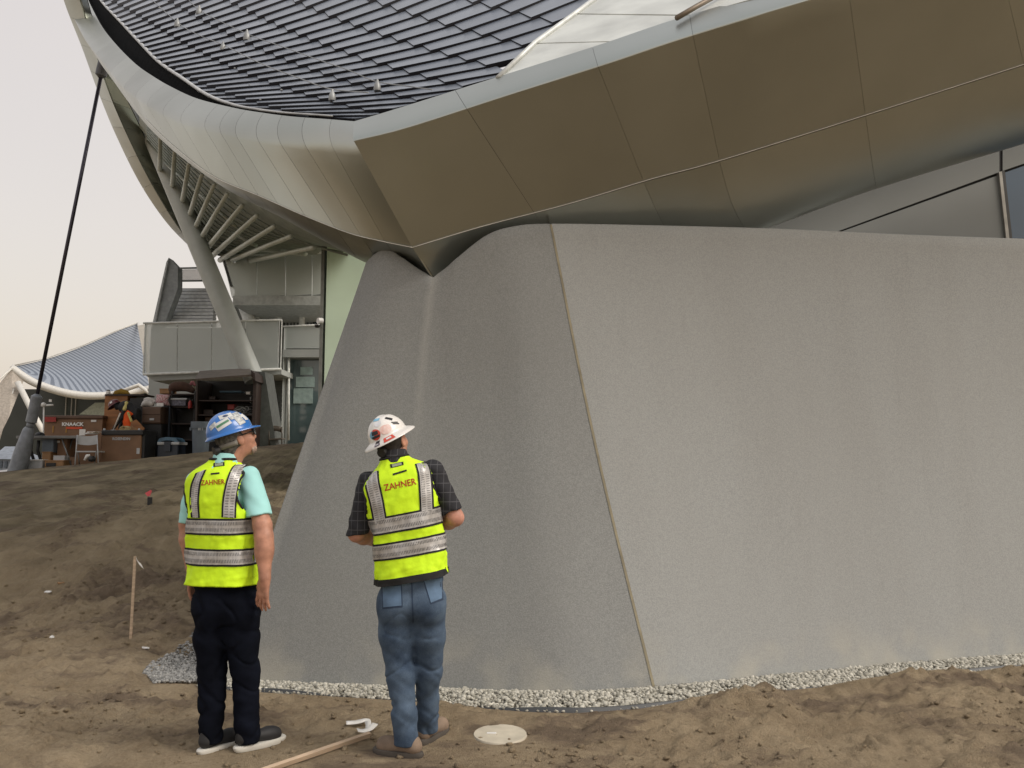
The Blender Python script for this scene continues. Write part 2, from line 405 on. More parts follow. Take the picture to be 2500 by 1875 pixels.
# ------------------------------------------------------------------ concrete wall
def concrete_material(nm, k):
    m = bpy.data.materials.new(nm); m.use_nodes = True; nt = m.node_tree; b = nt.nodes['Principled BSDF']
    b.inputs['Roughness'].default_value = 0.85; b.inputs['Specular IOR Level'].default_value = 0.25
    tc = N(nt, 'ShaderNodeTexCoord')
    def noise(scale, detail=3, rough=.5, sq=None):
        n = N(nt, 'ShaderNodeTexNoise', Scale=scale, Detail=detail, Roughness=rough); src = tc.outputs['Object']
        if sq:
            mp = N(nt, 'ShaderNodeMapping'); mp.inputs['Scale'].default_value = sq; nt.links.new(src, mp.inputs[0]); src = mp.outputs[0]
        nt.links.new(src, n.inputs['Vector']); return n.outputs[0]
    def ramp(i, p0, p1, c0, c1):
        r = N(nt, 'ShaderNodeValToRGB'); r.color_ramp.elements[0].position = p0; r.color_ramp.elements[1].position = p1
        r.color_ramp.elements[0].color = (*c0, 1); r.color_ramp.elements[1].color = (*c1, 1); nt.links.new(i, r.inputs[0]); return r.outputs[0]
    def mix(f, a, bb, mode='MIX'):
        x = nt.nodes.new('ShaderNodeMix'); x.data_type = 'RGBA'; x.blend_type = mode
        if isinstance(f, float): x.inputs[0].default_value = f
        else: nt.links.new(f, x.inputs[0])
        for k, v in ((6, a), (7, bb)):
            if isinstance(v, tuple): x.inputs[k].default_value = (*v, 1)
            else: nt.links.new(v, x.inputs[k])
        return x.outputs[2]
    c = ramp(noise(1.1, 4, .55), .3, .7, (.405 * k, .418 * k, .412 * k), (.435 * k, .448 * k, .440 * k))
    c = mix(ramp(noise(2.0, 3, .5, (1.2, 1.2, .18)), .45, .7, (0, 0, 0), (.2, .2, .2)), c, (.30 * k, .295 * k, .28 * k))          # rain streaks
    sp = N(nt, 'ShaderNodeTexVoronoi', Scale=150.0); nt.links.new(tc.outputs['Object'], sp.inputs['Vector'])
    wn_ = N(nt, 'ShaderNodeTexWhiteNoise'); nt.links.new(sp.outputs['Color'], wn_.inputs['Vector'])
    c = mix(0.22, c, ramp(wn_.outputs[0], .0, 1.0, (.20, .205, .20), (.545, .555, .54)))                             # exposed aggregate
    sp2 = N(nt, 'ShaderNodeTexVoronoi', Scale=34.0); nt.links.new(tc.outputs['Object'], sp2.inputs['Vector'])
    c = mix(ramp(sp2.outputs['Distance'], .03, .09, (.45, .45, .45), (0, 0, 0)), c, (.62, .60, .55))
    c = mix(ramp(noise(9.0, 2, .5, (1, 1, .035)), .64, .70, (0, 0, 0), (.04, .04, .04)), c, (.22 * k, .22 * k, .21 * k))      # faint run marks
    c = mix(ramp(noise(.55, 3, .6), .40, .68, (0, 0, 0), (.30, .30, .30)), c, (.34 * k, .34 * k, .325 * k))
    # damp drip streak beside the beak's tip and a lime bloom near the foot
    sx = N(nt, 'ShaderNodeSeparateXYZ'); nt.links.new(tc.outputs['Object'], sx.inputs[0])
    mr = N(nt, 'ShaderNodeMapRange'); mr.inputs[1].default_value = .42; mr.inputs[2].default_value = -.05; nt.links.new(sx.outputs[2], mr.inputs[0])
    mul = N(nt, 'ShaderNodeMath', operation='MULTIPLY'); nt.links.new(mr.outputs[0], mul.inputs[0])
    nt.links.new(ramp(noise(2.6, 3), .45, .62, (0, 0, 0), (1, 1, 1)), mul.inputs[1])
    mul2 = N(nt, 'ShaderNodeMath', operation='MULTIPLY'); mul2.inputs[1].default_value = .6; nt.links.new(mul.outputs[0], mul2.inputs[0])
    c = mix(mul2.outputs[0], c, (.48, .455, .38))
    # pale lime drip that has run down from the notch
    xa = N(nt, 'ShaderNodeMath', operation='MULTIPLY_ADD'); xa.inputs[1].default_value = -.1014; xa.inputs[2].default_value = 0.0; nt.links.new(sx.outputs[2], xa.inputs[0])
    xs_ = N(nt, 'ShaderNodeMath', operation='ADD'); nt.links.new(sx.outputs[0], xs_.inputs[0]); nt.links.new(xa.outputs[0], xs_.inputs[1])
    of = N(nt, 'ShaderNodeMath', operation='ADD'); of.inputs[1].default_value = .877; nt.links.new(xs_.outputs[0], of.inputs[0])
    wob = N(nt, 'ShaderNodeMath', operation='MULTIPLY_ADD'); wob.inputs[1].default_value = .10; nt.links.new(noise(3.0, 3), wob.inputs[0]); nt.links.new(of.outputs[0], wob.inputs[2])
    ab = N(nt, 'ShaderNodeMath', operation='ABSOLUTE'); nt.links.new(wob.outputs[0], ab.inputs[0])
    st = N(nt, 'ShaderNodeMapRange'); st.inputs[1].default_value = .055; st.inputs[2].default_value = .0; nt.links.new(ab.outputs[0], st.inputs[0])
    zz = N(nt, 'ShaderNodeMapRange'); zz.inputs[1].default_value = 1.2; zz.inputs[2].default_value = 2.9; nt.links.new(sx.outputs[2], zz.inputs[0])
    m3 = N(nt, 'ShaderNodeMath', operation='MULTIPLY'); nt.links.new(st.outputs[0], m3.inputs[0]); nt.links.new(zz.outputs[0], m3.inputs[1])
    m4 = N(nt, 'ShaderNodeMath', operation='MULTIPLY'); m4.inputs[1].default_value = .45; nt.links.new(m3.outputs[0], m4.inputs[0])
    c = mix(m4.outputs[0], c, (.42, .415, .39))
    nt.links.new(c, b.inputs['Base Color'])
    n1 = noise(120, 2); bp = N(nt, 'ShaderNodeBump', Strength=.35, Distance=.004); nt.links.new(n1, bp.inputs['Height']); nt.links.new(bp.outputs[0], b.inputs['Normal'])
    return m
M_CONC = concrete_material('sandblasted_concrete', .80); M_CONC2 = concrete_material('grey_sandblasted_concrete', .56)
# columns of the wall: foot (photo pixel) and rim (photo pixel, depth)
WT = [(893,657,6.75),(908,628,6.54),(944,611,6.40),(986,634,6.34),(1057,681,6.30),(1113,634,6.26),(1187,577,6.24),(1254,555,6.25),(1345,548,6.32),(1582,553,6.55),(1900,563,6.84),(2200,573,7.04),(2500,583,7.25),(2900,596,7.55)]
WBp = [(525,1672),(570,1675),(650,1679),(760,1683),(930,1688),(1060,1692),(1220,1699),(1390,1702),(1600,1690),(1780,1672),(2010,1649),(2260,1625),(2500,1608),(2900,1575)]
wt = np.array([W(*p) for p in WT]); wb = np.array([on_ground(*p) for p in WBp])
# the flank that runs back up the bank, out of sight
wt = np.concatenate([[wt[0] + (0.55, 2.6, 0.25), wt[0] + (0.10, 0.75, 0.12)], wt]); wb = np.concatenate([[wb[0] + (0.10, 3.6, 0), wb[0] + (-0.06, 0.75, 0)], wb])
for A in (wt, wb):                              # the right-hand panel is one even sheet
    q_ = np.polyfit(A[9:, 0], A[9:, 1], 2); A[9:, 1] = np.polyval(q_, A[9:, 0]) * np.clip(np.arange(len(A) - 9) / 2, 0, 1) + A[9:, 1] * (1 - np.clip(np.arange(len(A) - 9) / 2, 0, 1))
u_b = np.linspace(0, 1, len(wb) - 10); xb = np.interp((wt[10:, 0] - wt[10, 0]) / (wt[-1, 0] - wt[10, 0]), [0, 1], [wb[10, 0], wb[-1, 0]])
wb[10:, 1] = np.polyval(q_, xb) + (wb[10, 1] - np.polyval(q_, wb[10, 0])); wb[10:, 0] = xb
NJ = 10                                        # index of the joint column (1345 / 1600)
NV = 40
def wall_grid(t0, t1, n):
    ts = np.linspace(t0, t1, n)
    T = cr(wt, ts); B = cr(wb, ts)
    lin = np.stack([np.interp(ts, np.arange(len(wt)), wt[:, k]) for k in range(3)], 1)      # keep the notch itself crisp
    wl = np.clip(1.25 - np.abs(ts - 6), 0, 1)[:, None]; T = T * (1 - wl) + lin * wl
    h = np.linspace(0, 1, NV)
    G = B[:, None] * (1 - h)[None, :, None] + T[:, None] * h[None, :, None]
    # slightly hollow flare, strongest below the notch
    nrm = np.gradient(B, axis=0); nrm = np.c_[nrm[:, 1], -nrm[:, 0], 0 * nrm[:, 0]]; nrm /= np.linalg.norm(nrm, axis=1)[:, None]
    dip = 0.05 + 0.10 * np.exp(-((ts - 7.9) / 2.2) ** 2)
    G = G - nrm[:, None] * (dip[:, None] * np.sin(h * PI)[None] ** 1.2)[:, :, None]
    # soft arris that falls from the notch
    ar = 0.006 * np.exp(-((ts - 6) / 0.30) ** 2)
    G = G + nrm[:, None] * (ar[:, None] * (sstep(.25, .95, h))[None])[:, :, None]
    low = G[:, :1] + (G[:, :1] - G[:, 1:2]) * 14
    return np.concatenate([low, G], 1)
wall = empty('concrete_wall', wb[5] + (0, .5, 0), 'tall flared grey concrete wall under the metal roof beak', 'wall')
def wall_panel(t0, t1, n, m):
    G = wall_grid(t0, t1, n)
    back = G[:, -1:] + np.array([0, 1.1, -0.04]); back2 = back + np.array([0, 0, -2.2])
    rimr = G[:, -1:] + np.array([0, .012, .012])
    G = np.concatenate([G, rimr, back, back2], 1)[::-1]
    a, b = G.shape[:2]
    o = mk('wall_panel', G.reshape(-1, 3), grid_faces(a, b), m, wall, True, auto=50)
    return o
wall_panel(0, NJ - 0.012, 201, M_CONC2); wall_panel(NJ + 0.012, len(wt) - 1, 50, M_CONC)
M_JOINT = mat('joint_sealant', srgb(146, 138, 116), .8, var=.15)
jg = np.stack([wall_grid(NJ - .017, NJ + .013, 3)], 0)[0]
jn = np.cross(jg[2, 5] - jg[0, 5], jg[1, 8] - jg[1, 3]); jn /= np.linalg.norm(jn)
jn = jn if jn[1] > 0 else -jn
jv = np.concatenate([jg[0] - jn * .004, jg[2] - jn * .004]); k_ = jg.shape[1]
mk('joint_strip', jv, [[i, i + 1, k_ + i + 1, k_ + i] for i in range(k_ - 1)], M_JOINT, wall, True)

# ------------------------------------------------------------------ gravel strip and its edging
def gravel(name, n, place, size, m, label, seed):
    P = place(n); s = size(len(P)); me = stone_set(P, s, .8, seed); me.materials.append(m)
    return tag(link_mesh(name, me), label, 'gravel', kind='stuff')
def stone_mat(name, c0, c1):
    m = bpy.data.materials.new(name); m.use_nodes = True; nt = m.node_tree; b = nt.nodes['Principled BSDF']; b.inputs['Roughness'].default_value = .9
    g = N(nt, 'ShaderNodeNewGeometry'); r = N(nt, 'ShaderNodeValToRGB')
    r.color_ramp.elements[0].color = (*c0, 1); r.color_ramp.elements[1].color = (*c1, 1)
    nt.links.new(g.outputs['Random Per Island'], r.inputs[0]); nt.links.new(r.outputs[0], b.inputs['Base Color']); return m
M_WST = stone_mat('pale_stone', (.27, .26, .22), (.58, .56, .49)); M_DST = stone_mat('dark_stone', (.14, .14, .135), (.38, .375, .36))
def place_front(n):
    x = rng.uniform(-2.25, 5.6, n); w = strip_w(x); u = rng.random(n)
    y = wall_front(x) - u * w; lay = rng.random(n)
    z = 0.006 + 0.036 * lay * np.sin(np.clip(u, 0, 1) * PI) ** .5 + 0.02 * (1 - u)
    return np.c_[x, y, z]
gravel('gravel_strip', 15000, place_front, lambda n: .009 + .011 * rng.random(n), M_WST, 'pale crushed stone strip along the foot of the concrete wall', 11)
M_EDGE = mat('black_plastic', srgb(66, 68, 70), .5, var=.1)
ex = np.linspace(-2.2, 5.6, 90); ey = wall_front(ex) - strip_w(ex) - 0.006
mb = MB(); G = np.stack([np.c_[ex, ey, np.full(90, -.12)], np.c_[ex, ey, .020 + .012 * np.sin(ex * 2.3) + .006 * np.sin(ex * 7)]], 1); mb.shell(G, .014)
tag(mb.build('lawn_edging', M_EDGE, None, True), 'thin black edging strip between the pale gravel and the soil', 'edging')
# flank strip of dark stone running up beside the wall
flank = np.array([W(400,1672,6.15), W(395,1655,6.3)])
def place_flank(n):
    t = rng.random(n); u = rng.random(n)
    L = cr(np.array([wb[2], wb[1], wb[0], wb[0] + (.9, 3.5, 0), wb[0] + (2.2, 7.0, 0)]), t * 4)
    y = L[:, 1]; x = L[:, 0] - u * (0.50 + .15 * np.sin(t * 9)) - .0 + .05
    z = gz0(x, y) + .015 * rng.random(n) + .02 * (1 - u)
    return np.c_[x, y, z]
gravel('gravel_bank', 15000, place_flank, lambda n: .006 + .011 * rng.random(n), M_DST, 'dark grey drainage stone climbing the bank beside the concrete wall', 12)
# ------------------------------------------------------------------ swept metal roof with glass scale tiles
def brushed(name, c0, c1, rough, aniso_scale=(1, 1, 1)):
    m = bpy.data.materials.new(name); m.use_nodes = True; nt = m.node_tree; b = nt.nodes['Principled BSDF']
    b.inputs['Metallic'].default_value = 1.0
    tc = N(nt, 'ShaderNodeTexCoord'); oi = N(nt, 'ShaderNodeObjectInfo')
    n1 = N(nt, 'ShaderNodeTexNoise', Scale=1.1, Detail=3.0, Roughness=.5); nt.links.new(tc.outputs['Object'], n1.inputs['Vector'])
    r = N(nt, 'ShaderNodeValToRGB'); r.color_ramp.elements[0].position = .32; r.color_ramp.elements[1].position = .7
    r.color_ramp.elements[0].color = (*c0, 1); r.color_ramp.elements[1].color = (*c1, 1); nt.links.new(n1.outputs[0], r.inputs[0])
    hs = N(nt, 'ShaderNodeHueSaturation'); nt.links.new(r.outputs[0], hs.inputs['Color'])
    mr = N(nt, 'ShaderNodeMapRange'); mr.inputs[3].default_value = .93; mr.inputs[4].default_value = 1.05; nt.links.new(oi.outputs['Random'], mr.inputs[0]); nt.links.new(mr.outputs[0], hs.inputs['Value'])
    nt.links.new(hs.outputs[0], b.inputs['Base Color'])
    n2 = N(nt, 'ShaderNodeTexNoise', Scale=1.2, Detail=2.0, Roughness=.5); nt.links.new(tc.outputs['Object'], n2.inputs['Vector'])
    m2 = N(nt, 'ShaderNodeMapRange'); m2.inputs[1].default_value = .3; m2.inputs[2].default_value = .7; m2.inputs[3].default_value = rough - .03; m2.inputs[4].default_value = rough + .03
    nt.links.new(n2.outputs[0], m2.inputs[0]); nt.links.new(m2.outputs[0], b.inputs['Roughness'])
    n3 = N(nt, 'ShaderNodeTexNoise', Scale=.9, Detail=2.0); nt.links.new(tc.outputs['Object'], n3.inputs['Vector'])
    pass
    return m
M_STEEL = brushed('bead_blasted_steel', (.375, .386, .346), (.42, .432, .39), .34)
M_GLINT = mat('painted_edge_glint', (.78, .76, .70), .35, 0.6, var=.05)  # paler than the panels, colour stands for light on the crease edge
M_CARC = mat('dark_carcass', (.05, .048, .042), .6, .3, var=.1)
M_BLACK = mat('black_recess', (.012, .012, .013), .8, var=.1)
M_GUTTER = mat('black_membrane', (.005, .005, .005), .9, var=.4, scale=12, bump=.3, bscale=30, spec=.05)

def roof_depth(px, py):
    X, Y = px / VS, py / VS
    return 1.0 / (.147 + 8.7e-5 * (X - 640) + 2.53e-4 * (Y - 250))
def RS(px, py, k=1.0):
    return W(px, py, roof_depth(px, py) * k)

# fascia sections: inner rim I, shoulder K, crease C, lower edge E
LI = [(865,296),(790,290),(710,284),(640,275),(570,263),(480,240),(420,213),(375,187),(330,155),(285,110),(250,66),(225,20),(212,-8),(188,-62)]
LK = [(860,337),(775,331),(691,325),(610,317),(529,303),(431,281),(366,252),(325,228),(285,195),(240,138),(203,90),(175,33),(161,-2),(138,-62)]
LC = [(1007,605),(920,587),(850,569),(740,526),(636,480),(520,430),(430,362),(370,305),(318,248),(262,172),(222,118),(190,58),(174,20),(150,-40)]
LE = [(1057,680),(985,664),(905,646),(806,596),(705,540),(575,471),(473,406),(402,349),(341,285),(277,198),(234,137),(199,72),(180,30),(155,-32)]
dI = [6.0] + [roof_depth(*p) * .975 for p in LI[1:]]
left_sec = []
for k in range(len(LI)):
    dk = dI[k] - (.35 if k == 0 else .16 + .01 * k)
    dc = 6.14 if k == 0 else dk + (.36, .10, -.12, -.26, -.36, -.42, -.42, -.40, -.36, -.32, -.28, -.26, -.26, -.26)[k]
    de = 6.32 if k == 0 else dc + (.0, .95, .95, .7, .55)[min(k, 4)]
    left_sec.append([W(*LI[k], dI[k]), W(*LK[k], dk), W(*LC[k], dc), W(*LE[k], de)])
left_sec = np.array(left_sec)
RI = [(865,296),(966,266),(1220,186),(1470,107),(1684,36),(2150,-96),(2500,-192),(2940,-328),(3300,-440)]
RK = [(860,337),(990,305),(1240,224),(1480,148),(1690,78),(2070,-35),(2430,-140),(2830,-262),(3200,-375)]
RC = [(1007,605),(1180,553),(1390,498),(1590,438),(1757,393),(2113,282),(2500,158),(2880,35),(3240,-82)]
RE = [(1057,680),(1250,668),(1450,640),(1680,600),(1855,563),(2141,459),(2514,346),(2890,232),(3245,120)]
RId = [6.0,5.98,5.95,5.92,5.90,5.84,5.80,5.8,5.85]; RKd = [5.65,5.63,5.60,5.58,5.56,5.53,5.50,5.53,5.6]
RCd = [6.14,6.22,6.28,6.32,6.34,6.38,6.42,6.5,6.6]; REd = [6.32,7.05,7.25,7.2,7.2,7.3,7.5,7.7,7.9]
right_sec = np.array([[W(*RI[k], RId[k]), W(*RK[k], RKd[k]), W(*RC[k], RCd[k]), W(*RE[k], REd[k])] for k in range(9)])
right_bulge = np.array([0, .15, .4, .7, .9, 1, 1, 1, 1.0])
left_bulge = np.array([0, .2, .3, .35] + [.4] * 10)
def bez(a, b, c, n):
    t = np.linspace(0, 1, n)[:, None]; return a * (1 - t) ** 2 + 2 * b * t * (1 - t) + c * t * t
def upper_profile(S, fa, fb):
    I, K, C, E = S
    p = K + (I - K) * fa; q = K + (C - K) * fb
    return np.concatenate([np.linspace(I, p, 3)[:-1], bez(p, K, q, 9), np.linspace(q, C, 7)[1:]])
def lower_profile(S, w):
    I, K, C, E = S; L = np.linalg.norm(E - C); dr = (C - K) / np.linalg.norm(C - K)
    ctl = (C + E) / 2 * (1 - w) + (C + dr * L * .80) * w
    return bez(C, ctl, E, 12)
def fascia(sec, bulge, seams, fa, fb, sgn, parent, gap):
    def cols(t0, t1, n, which):
        ts = np.linspace(t0, t1, n); S = cr(sec, ts); w = np.interp(ts, np.arange(len(bulge)), bulge)
        G = np.array([upper_profile(S[k], fa, fb) if which == 0 else lower_profile(S[k], w[k]) for k in range(n)])
        return G
    for a, b in zip(seams[:-1], seams[1:]):
        L = np.linalg.norm(cr(sec, [b])[0][1] - cr(sec, [a])[0][1]); g = gap / max(L, .1) * (b - a)
        for which in (0, 1):
            G = cols(a + g if a > 0 else a, b - g, 7, which)
            if which == 0: G[:, -1] += (G[:, -2] - G[:, -1]) * .03
            else:          G[:, 0] += (G[:, 1] - G[:, 0]) * .05
            if sgn < 0: G = G[::-1]
            mb = MB().shell(G, .009)
            mb.build('fascia_panel', M_STEEL, parent, True, auto=35)
    # dark carcass behind the joints
    for which in (0, 1):
        G = cols(seams[0], seams[-1], 60, which)
        if sgn < 0: G = G[::-1]
        du = np.gradient(G, axis=0); dv = np.gradient(G, axis=1); n_ = np.cross(du, dv); n_ /= np.linalg.norm(n_, axis=2)[:, :, None]
        G = G - n_ * .014
        mk('carcass', G.reshape(-1, 3), grid_faces(*G.shape[:2]), M_CARC, parent, True)
    ts = np.linspace(seams[0], seams[-1], 80); C = cr(sec, ts)[:, 2]
    return C
roof = empty('scale_tiled_roof', wb[6] + (0, 1.5, 0), 'swept metal roof with overlapping glass scale tiles and a pointed beak', 'roof')
lseams = [0, .74, 1.56, 2.3, 2.95, 3.6, 4.04, 4.4, 5, 5.6, 6.3, 7, 7.7, 8.4, 9.2, 10, 11, 12, 13]
Cl = fascia(left_sec, left_bulge, lseams, .85, .16, 1, roof, .0022)
rseams = [0, 2.05 - .45, 2.9, 4, 5, 6, 7, 8]
Cr_ = fascia(right_sec, right_bulge, rseams, .60, .025, -1, roof, .0010)
# bright reveal along the crease: sky light caught by the panel edge, painted pale
def edge_glint(C, down):
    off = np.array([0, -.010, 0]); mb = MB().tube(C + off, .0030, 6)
    return mb.build('crease_glint', M_GLINT, roof, True)
edge_glint(Cl[:45], 0); edge_glint(Cr_, 0)
# corner arris cap of the beak
# ---- tile field
_c = np.array([[923.89,164.12],[371.6,115.07],[92.87,-2.35],[13.94,-3.17],[392.01,-87.08],[142.73,17.2],[29.98,3.4],[-9.74,-25.15],[-3.55,-10.39],[-7.48,-.12]])
def lattice(i, j):
    i, j = np.asarray(i, float) / 3, np.asarray(j, float) / 10
    A = np.stack([i ** a * j ** b for a in range(4) for b in range(4 - a)], -1)
    return A @ _c
GUT = np.array([(190,-80),(248,4),(293,53),(346,110),(390,155),(447,195),(508,236),(570,260),(626,271.5),(700,281),(800,288),(862,296)], float)
RIM = np.array([(862,300),(966,272),(1220,192),(1440,0),(1560,-105)], float)
def side(poly, p):           # signed distance-ish, positive on the roof side (left of the travel direction seen with y down)
    best = None
    for a, b in zip(poly[:-1], poly[1:]):
        d = b - a; L = np.hypot(*d); t = np.clip(np.dot(p - a, d) / L / L, 0, 1); q = a + d * t; dist = np.hypot(*(p - q))
        if best is None or dist < best[0]: best = (dist, (d[0] * (p[1] - a[1]) - d[1] * (p[0] - a[0])) / L, a, d / L)
    return best
def clip_half(P, a, d):      # keep the part above/right of the gutter line
    out = []
    f = lambda p: -(d[0] * (p[1] - a[1]) - d[1] * (p[0] - a[0]))
    for p, q in zip(P, P[1:] + P[:1]):
        fp, fq = f(p[:2]), f(q[:2])
        if fp >= 0: out.append(p)
        if fp * fq < 0: out.append(p + (q - p) * (fp / (fp - fq)))
    return out
def glass_tile_material():
    m = bpy.data.materials.new('blue_grey_glass_tile'); m.use_nodes = True; nt = m.node_tree; b = nt.nodes['Principled BSDF']
    oi = N(nt, 'ShaderNodeObjectInfo'); r = N(nt, 'ShaderNodeValToRGB')
    r.color_ramp.elements[0].color = (.105, .125, .16, 1); r.color_ramp.elements[1].color = (.18, .205, .245, 1); nt.links.new(oi.outputs['Random'], r.inputs[0])
    tc = N(nt, 'ShaderNodeTexCoord'); n1 = N(nt, 'ShaderNodeTexNoise', Scale=4.0, Detail=4.0); nt.links.new(tc.outputs['Object'], n1.inputs['Vector'])
    mx = nt.nodes.new('ShaderNodeMix'); mx.data_type = 'RGBA'; mx.inputs[0].default_value = .25; nt.links.new(r.outputs[0], mx.inputs[6]); nt.links.new(n1.outputs[0], mx.inputs[7]); mx.blend_type = 'OVERLAY'
    nt.links.new(mx.outputs[2], b.inputs['Base Color'])
    b.inputs['Roughness'].default_value = .32; b.inputs['Specular IOR Level'].default_value = .7
    return m
M_TILE = glass_tile_material()
M_TEDGE = mat('tile_edge_black', (.006, .006, .012), .6, var=.1)
_pn = np.cross(RS(900, 100) - RS(700, 100), RS(700, 0) - RS(700, 100)); _pn /= np.linalg.norm(_pn)
if _pn[1] > 0: _pn = -_pn
tiles = []
for i in range(-9, 8):
    for j in range(-34, 14):
        P = lattice([i, i + 1, i + 1.17, i + .17], [j, j, j - 1, j - 1])       # rows staggered by a sixth
        c = P.mean(0)
        if c[1] < -75 or c[0] < 150 or c[0] > 1600: continue
        ext = P[1] - P[0]
        if ext[0] < 40 or ext[0] > 260: continue
        w = [.0, .0, .0, .0]
        s1 = side(GUT, c); s2 = side(RIM, c)
        if s2[1] > 8: continue
        hi = [1.0, .60, .06, .34]
        Q = [np.array([*P[k], hi[k]]) for k in range(4)]
        sg = [side(GUT, p) for p in P]
        if all(s[1] >= 0 for s in sg): continue
        if any(s[1] > 0 for s in sg):
            Q = clip_half(Q, s1[2], s1[3])
            if len(Q) < 3: continue
            ar = abs(sum(Q[k][0] * Q[(k + 1) % len(Q)][1] - Q[(k + 1) % len(Q)][0] * Q[k][1] for k in range(len(Q)))) / 2
            if ar < 25: continue
        if any(side(RIM, p)[1] > 0 for p in P) and s2[2][0] < 1215:
            Q = clip_half(Q, s2[2] + np.array([0, -2.0]), s2[3])
            if len(Q) < 3: continue
        tiles.append(Q)
tiles.sort(key=lambda Q: -abs(sum(Q[k][0] * Q[(k + 1) % len(Q)][1] - Q[(k + 1) % len(Q)][0] * Q[k][1] for k in range(len(Q)))))
def tile_geo(Q):
    top, bot = [], []
    for q in Q:
        p = RS(q[0], q[1]); sc = p[1] / 7.3
        top.append(p + _pn * .036 * q[2] * sc); bot.append(p - _pn * .02 * sc)
    cen = np.mean(top, 0)
    top = [cen + (p - cen) * .996 for p in top]
    k = len(Q)
    return np.array(top + bot), [list(range(k))] + [[a, (a + 1) % k, k + (a + 1) % k, k + a] for a in range(k)]
rest = MB()
for n_, Q in enumerate(tiles):
    v, f = tile_geo(Q)
    if n_ < 300:
        o = mk('roof_tile', v, f, M_TILE, roof); o.data.materials.append(M_TEDGE)
        for p in o.data.polygons: p.material_index = 1 if p.index in (1, len(Q)) else 0
    else:
        rest.add(v, f); rest.top = getattr(rest, 'top', []); rest.top.append(len(rest.f) - len(f))
if rest.n:
    o = rest.build('small_roof_tiles', M_TILE, roof); o.data.materials.append(M_TEDGE); o['kind'] = 'stuff'
    tops = set(rest.top)
    for p in o.data.polygons: p.material_index = 0 if p.index in tops else 1
print('tiles', len(tiles))
# roof deck under the tiles
mb = MB()
for Q in tiles:
    c_ = np.mean([q[:2] for q in Q], 0)
    mb.add(np.array([RS(*(c_ + (q[:2] - c_) * 1.04)) - _pn * .021 * roof_depth(*q[:2]) / 7.3 for q in Q]), [list(range(len(Q)))])
mb.build('roof_deck', M_TEDGE, roof)
# gutter behind the left rim and the pale drip edge of the tile field
tg = np.linspace(0, 10.2, 50)
gp = cr(GUT, tg); edge = np.array([RS(*p) + _pn * .01 for p in gp])
inn = cr(left_sec[:, 0], np.linspace(13, .6, 50))
low = (edge + inn) / 2 + np.array([0, .05, -.25]) * np.linspace(1.4, .35, 50)[:, None]
G = np.stack([inn + np.array([0, .02, -.03]), low, edge + np.array([0, .0, -.02])], 1)
mk('gutter', G.reshape(-1, 3), grid_faces(50, 3), M_GUTTER, roof, True)
MB().tube(edge + _pn * .01, np.linspace(.034, .008, 50), 6).build('drip_edge', mat('pale_drip_edge', (.55, .56, .56), .5, .3), roof, True)
# pale flashing sheets beside the right rim
M_FLASH = mat('pale_membrane_sheet', (.60, .62, .59), .45, .15, var=.10, scale=3.0, bump=.05, bscale=6)
fa = [(1217,188),(1305,106),(1405,34),(1520,-52)]; fb = [(1222,190),(1500,101),(1690,38),(2150,-90)]
for k in range(3):
    mb = MB(); A0, A1, B0, B1 = fa[k], fa[k + 1], fb[k], fb[k + 1]
    G = []
    for u in np.linspace(.015, .985, 6):
        a = np.array(A0) * (1 - u) + np.array(A1) * u; b = np.array(B0) * (1 - u) + np.array(B1) * u
        G.append([RS(*(a * (1 - t) + b * t), .982 - .004 * math.sin(t * PI)) for t in np.linspace(0, 1, 7)])
    mb.shell(np.array(G), -.02).build('flashing_sheet', M_FLASH, roof, True, auto=40)
MB().tube([RS(*p, .975) for p in [(1216,190),(1305,105),(1405,32),(1520,-54)]], .022, 8).build('flashing_edge', mat('pale_flashing_edge', (.62, .64, .62), .4, .2), roof, True)
MB().tube([RS(*p, .955) for p in [(1652,44),(1700,16),(1790,-34)]], .02, 8).build('ridge_cap', mat('brown_cap', (.20, .16, .12), .5, .5), roof, True)
# lightning conductors
M_ROD = mat('cast_aluminium', (.30, .31, .31), .5, .4)
for (x, y, big) in [(813,252,1),(923,228,1),(604,103,.95),(487,40,.85),(434,70,.8),(546,127,.75),(575,172,.32),(383,97,.32),(437,106,.32),(454,149,.32),(513,161,.32),(612,214,.38),(689,226,.38),(638,250,.38),(537,199,.34),(302,8,.32),(390,23,.32)]:
    p = RS(x, y) + _pn * .02; s = p[1] / 7.0 * big
    prof = [(.030,0),(.034,.02),(.030,.05),(.020,.075),(.011,.09),(.012,.10),(.006,.11)] if big > .5 else [(.028,0),(.03,.02),(.012,.035)]
    MB().lathe([(r * s, z * s) for r, z in prof], p, 10).build('lightning_conductor', M_ROD, roof, True, auto=40)
for P in ([(445,-18),(488,30),(602,90),(690,124),(780,158),(860,187),(923,214),(1010,228),(1060,236)], [(352,-15),(434,60),(490,95),(546,118),(640,166),(740,206),(813,232),(905,242)]):
    pts = np.array([RS(*p, .996) + _pn * .055 for p in P]); ts = np.linspace(0, len(P) - 1, 40)
    MB().tube(cr(pts, ts), .0035 * pts[:, 1].mean() / 7, 5).build('conductor_wire', M_ROD, roof, True)

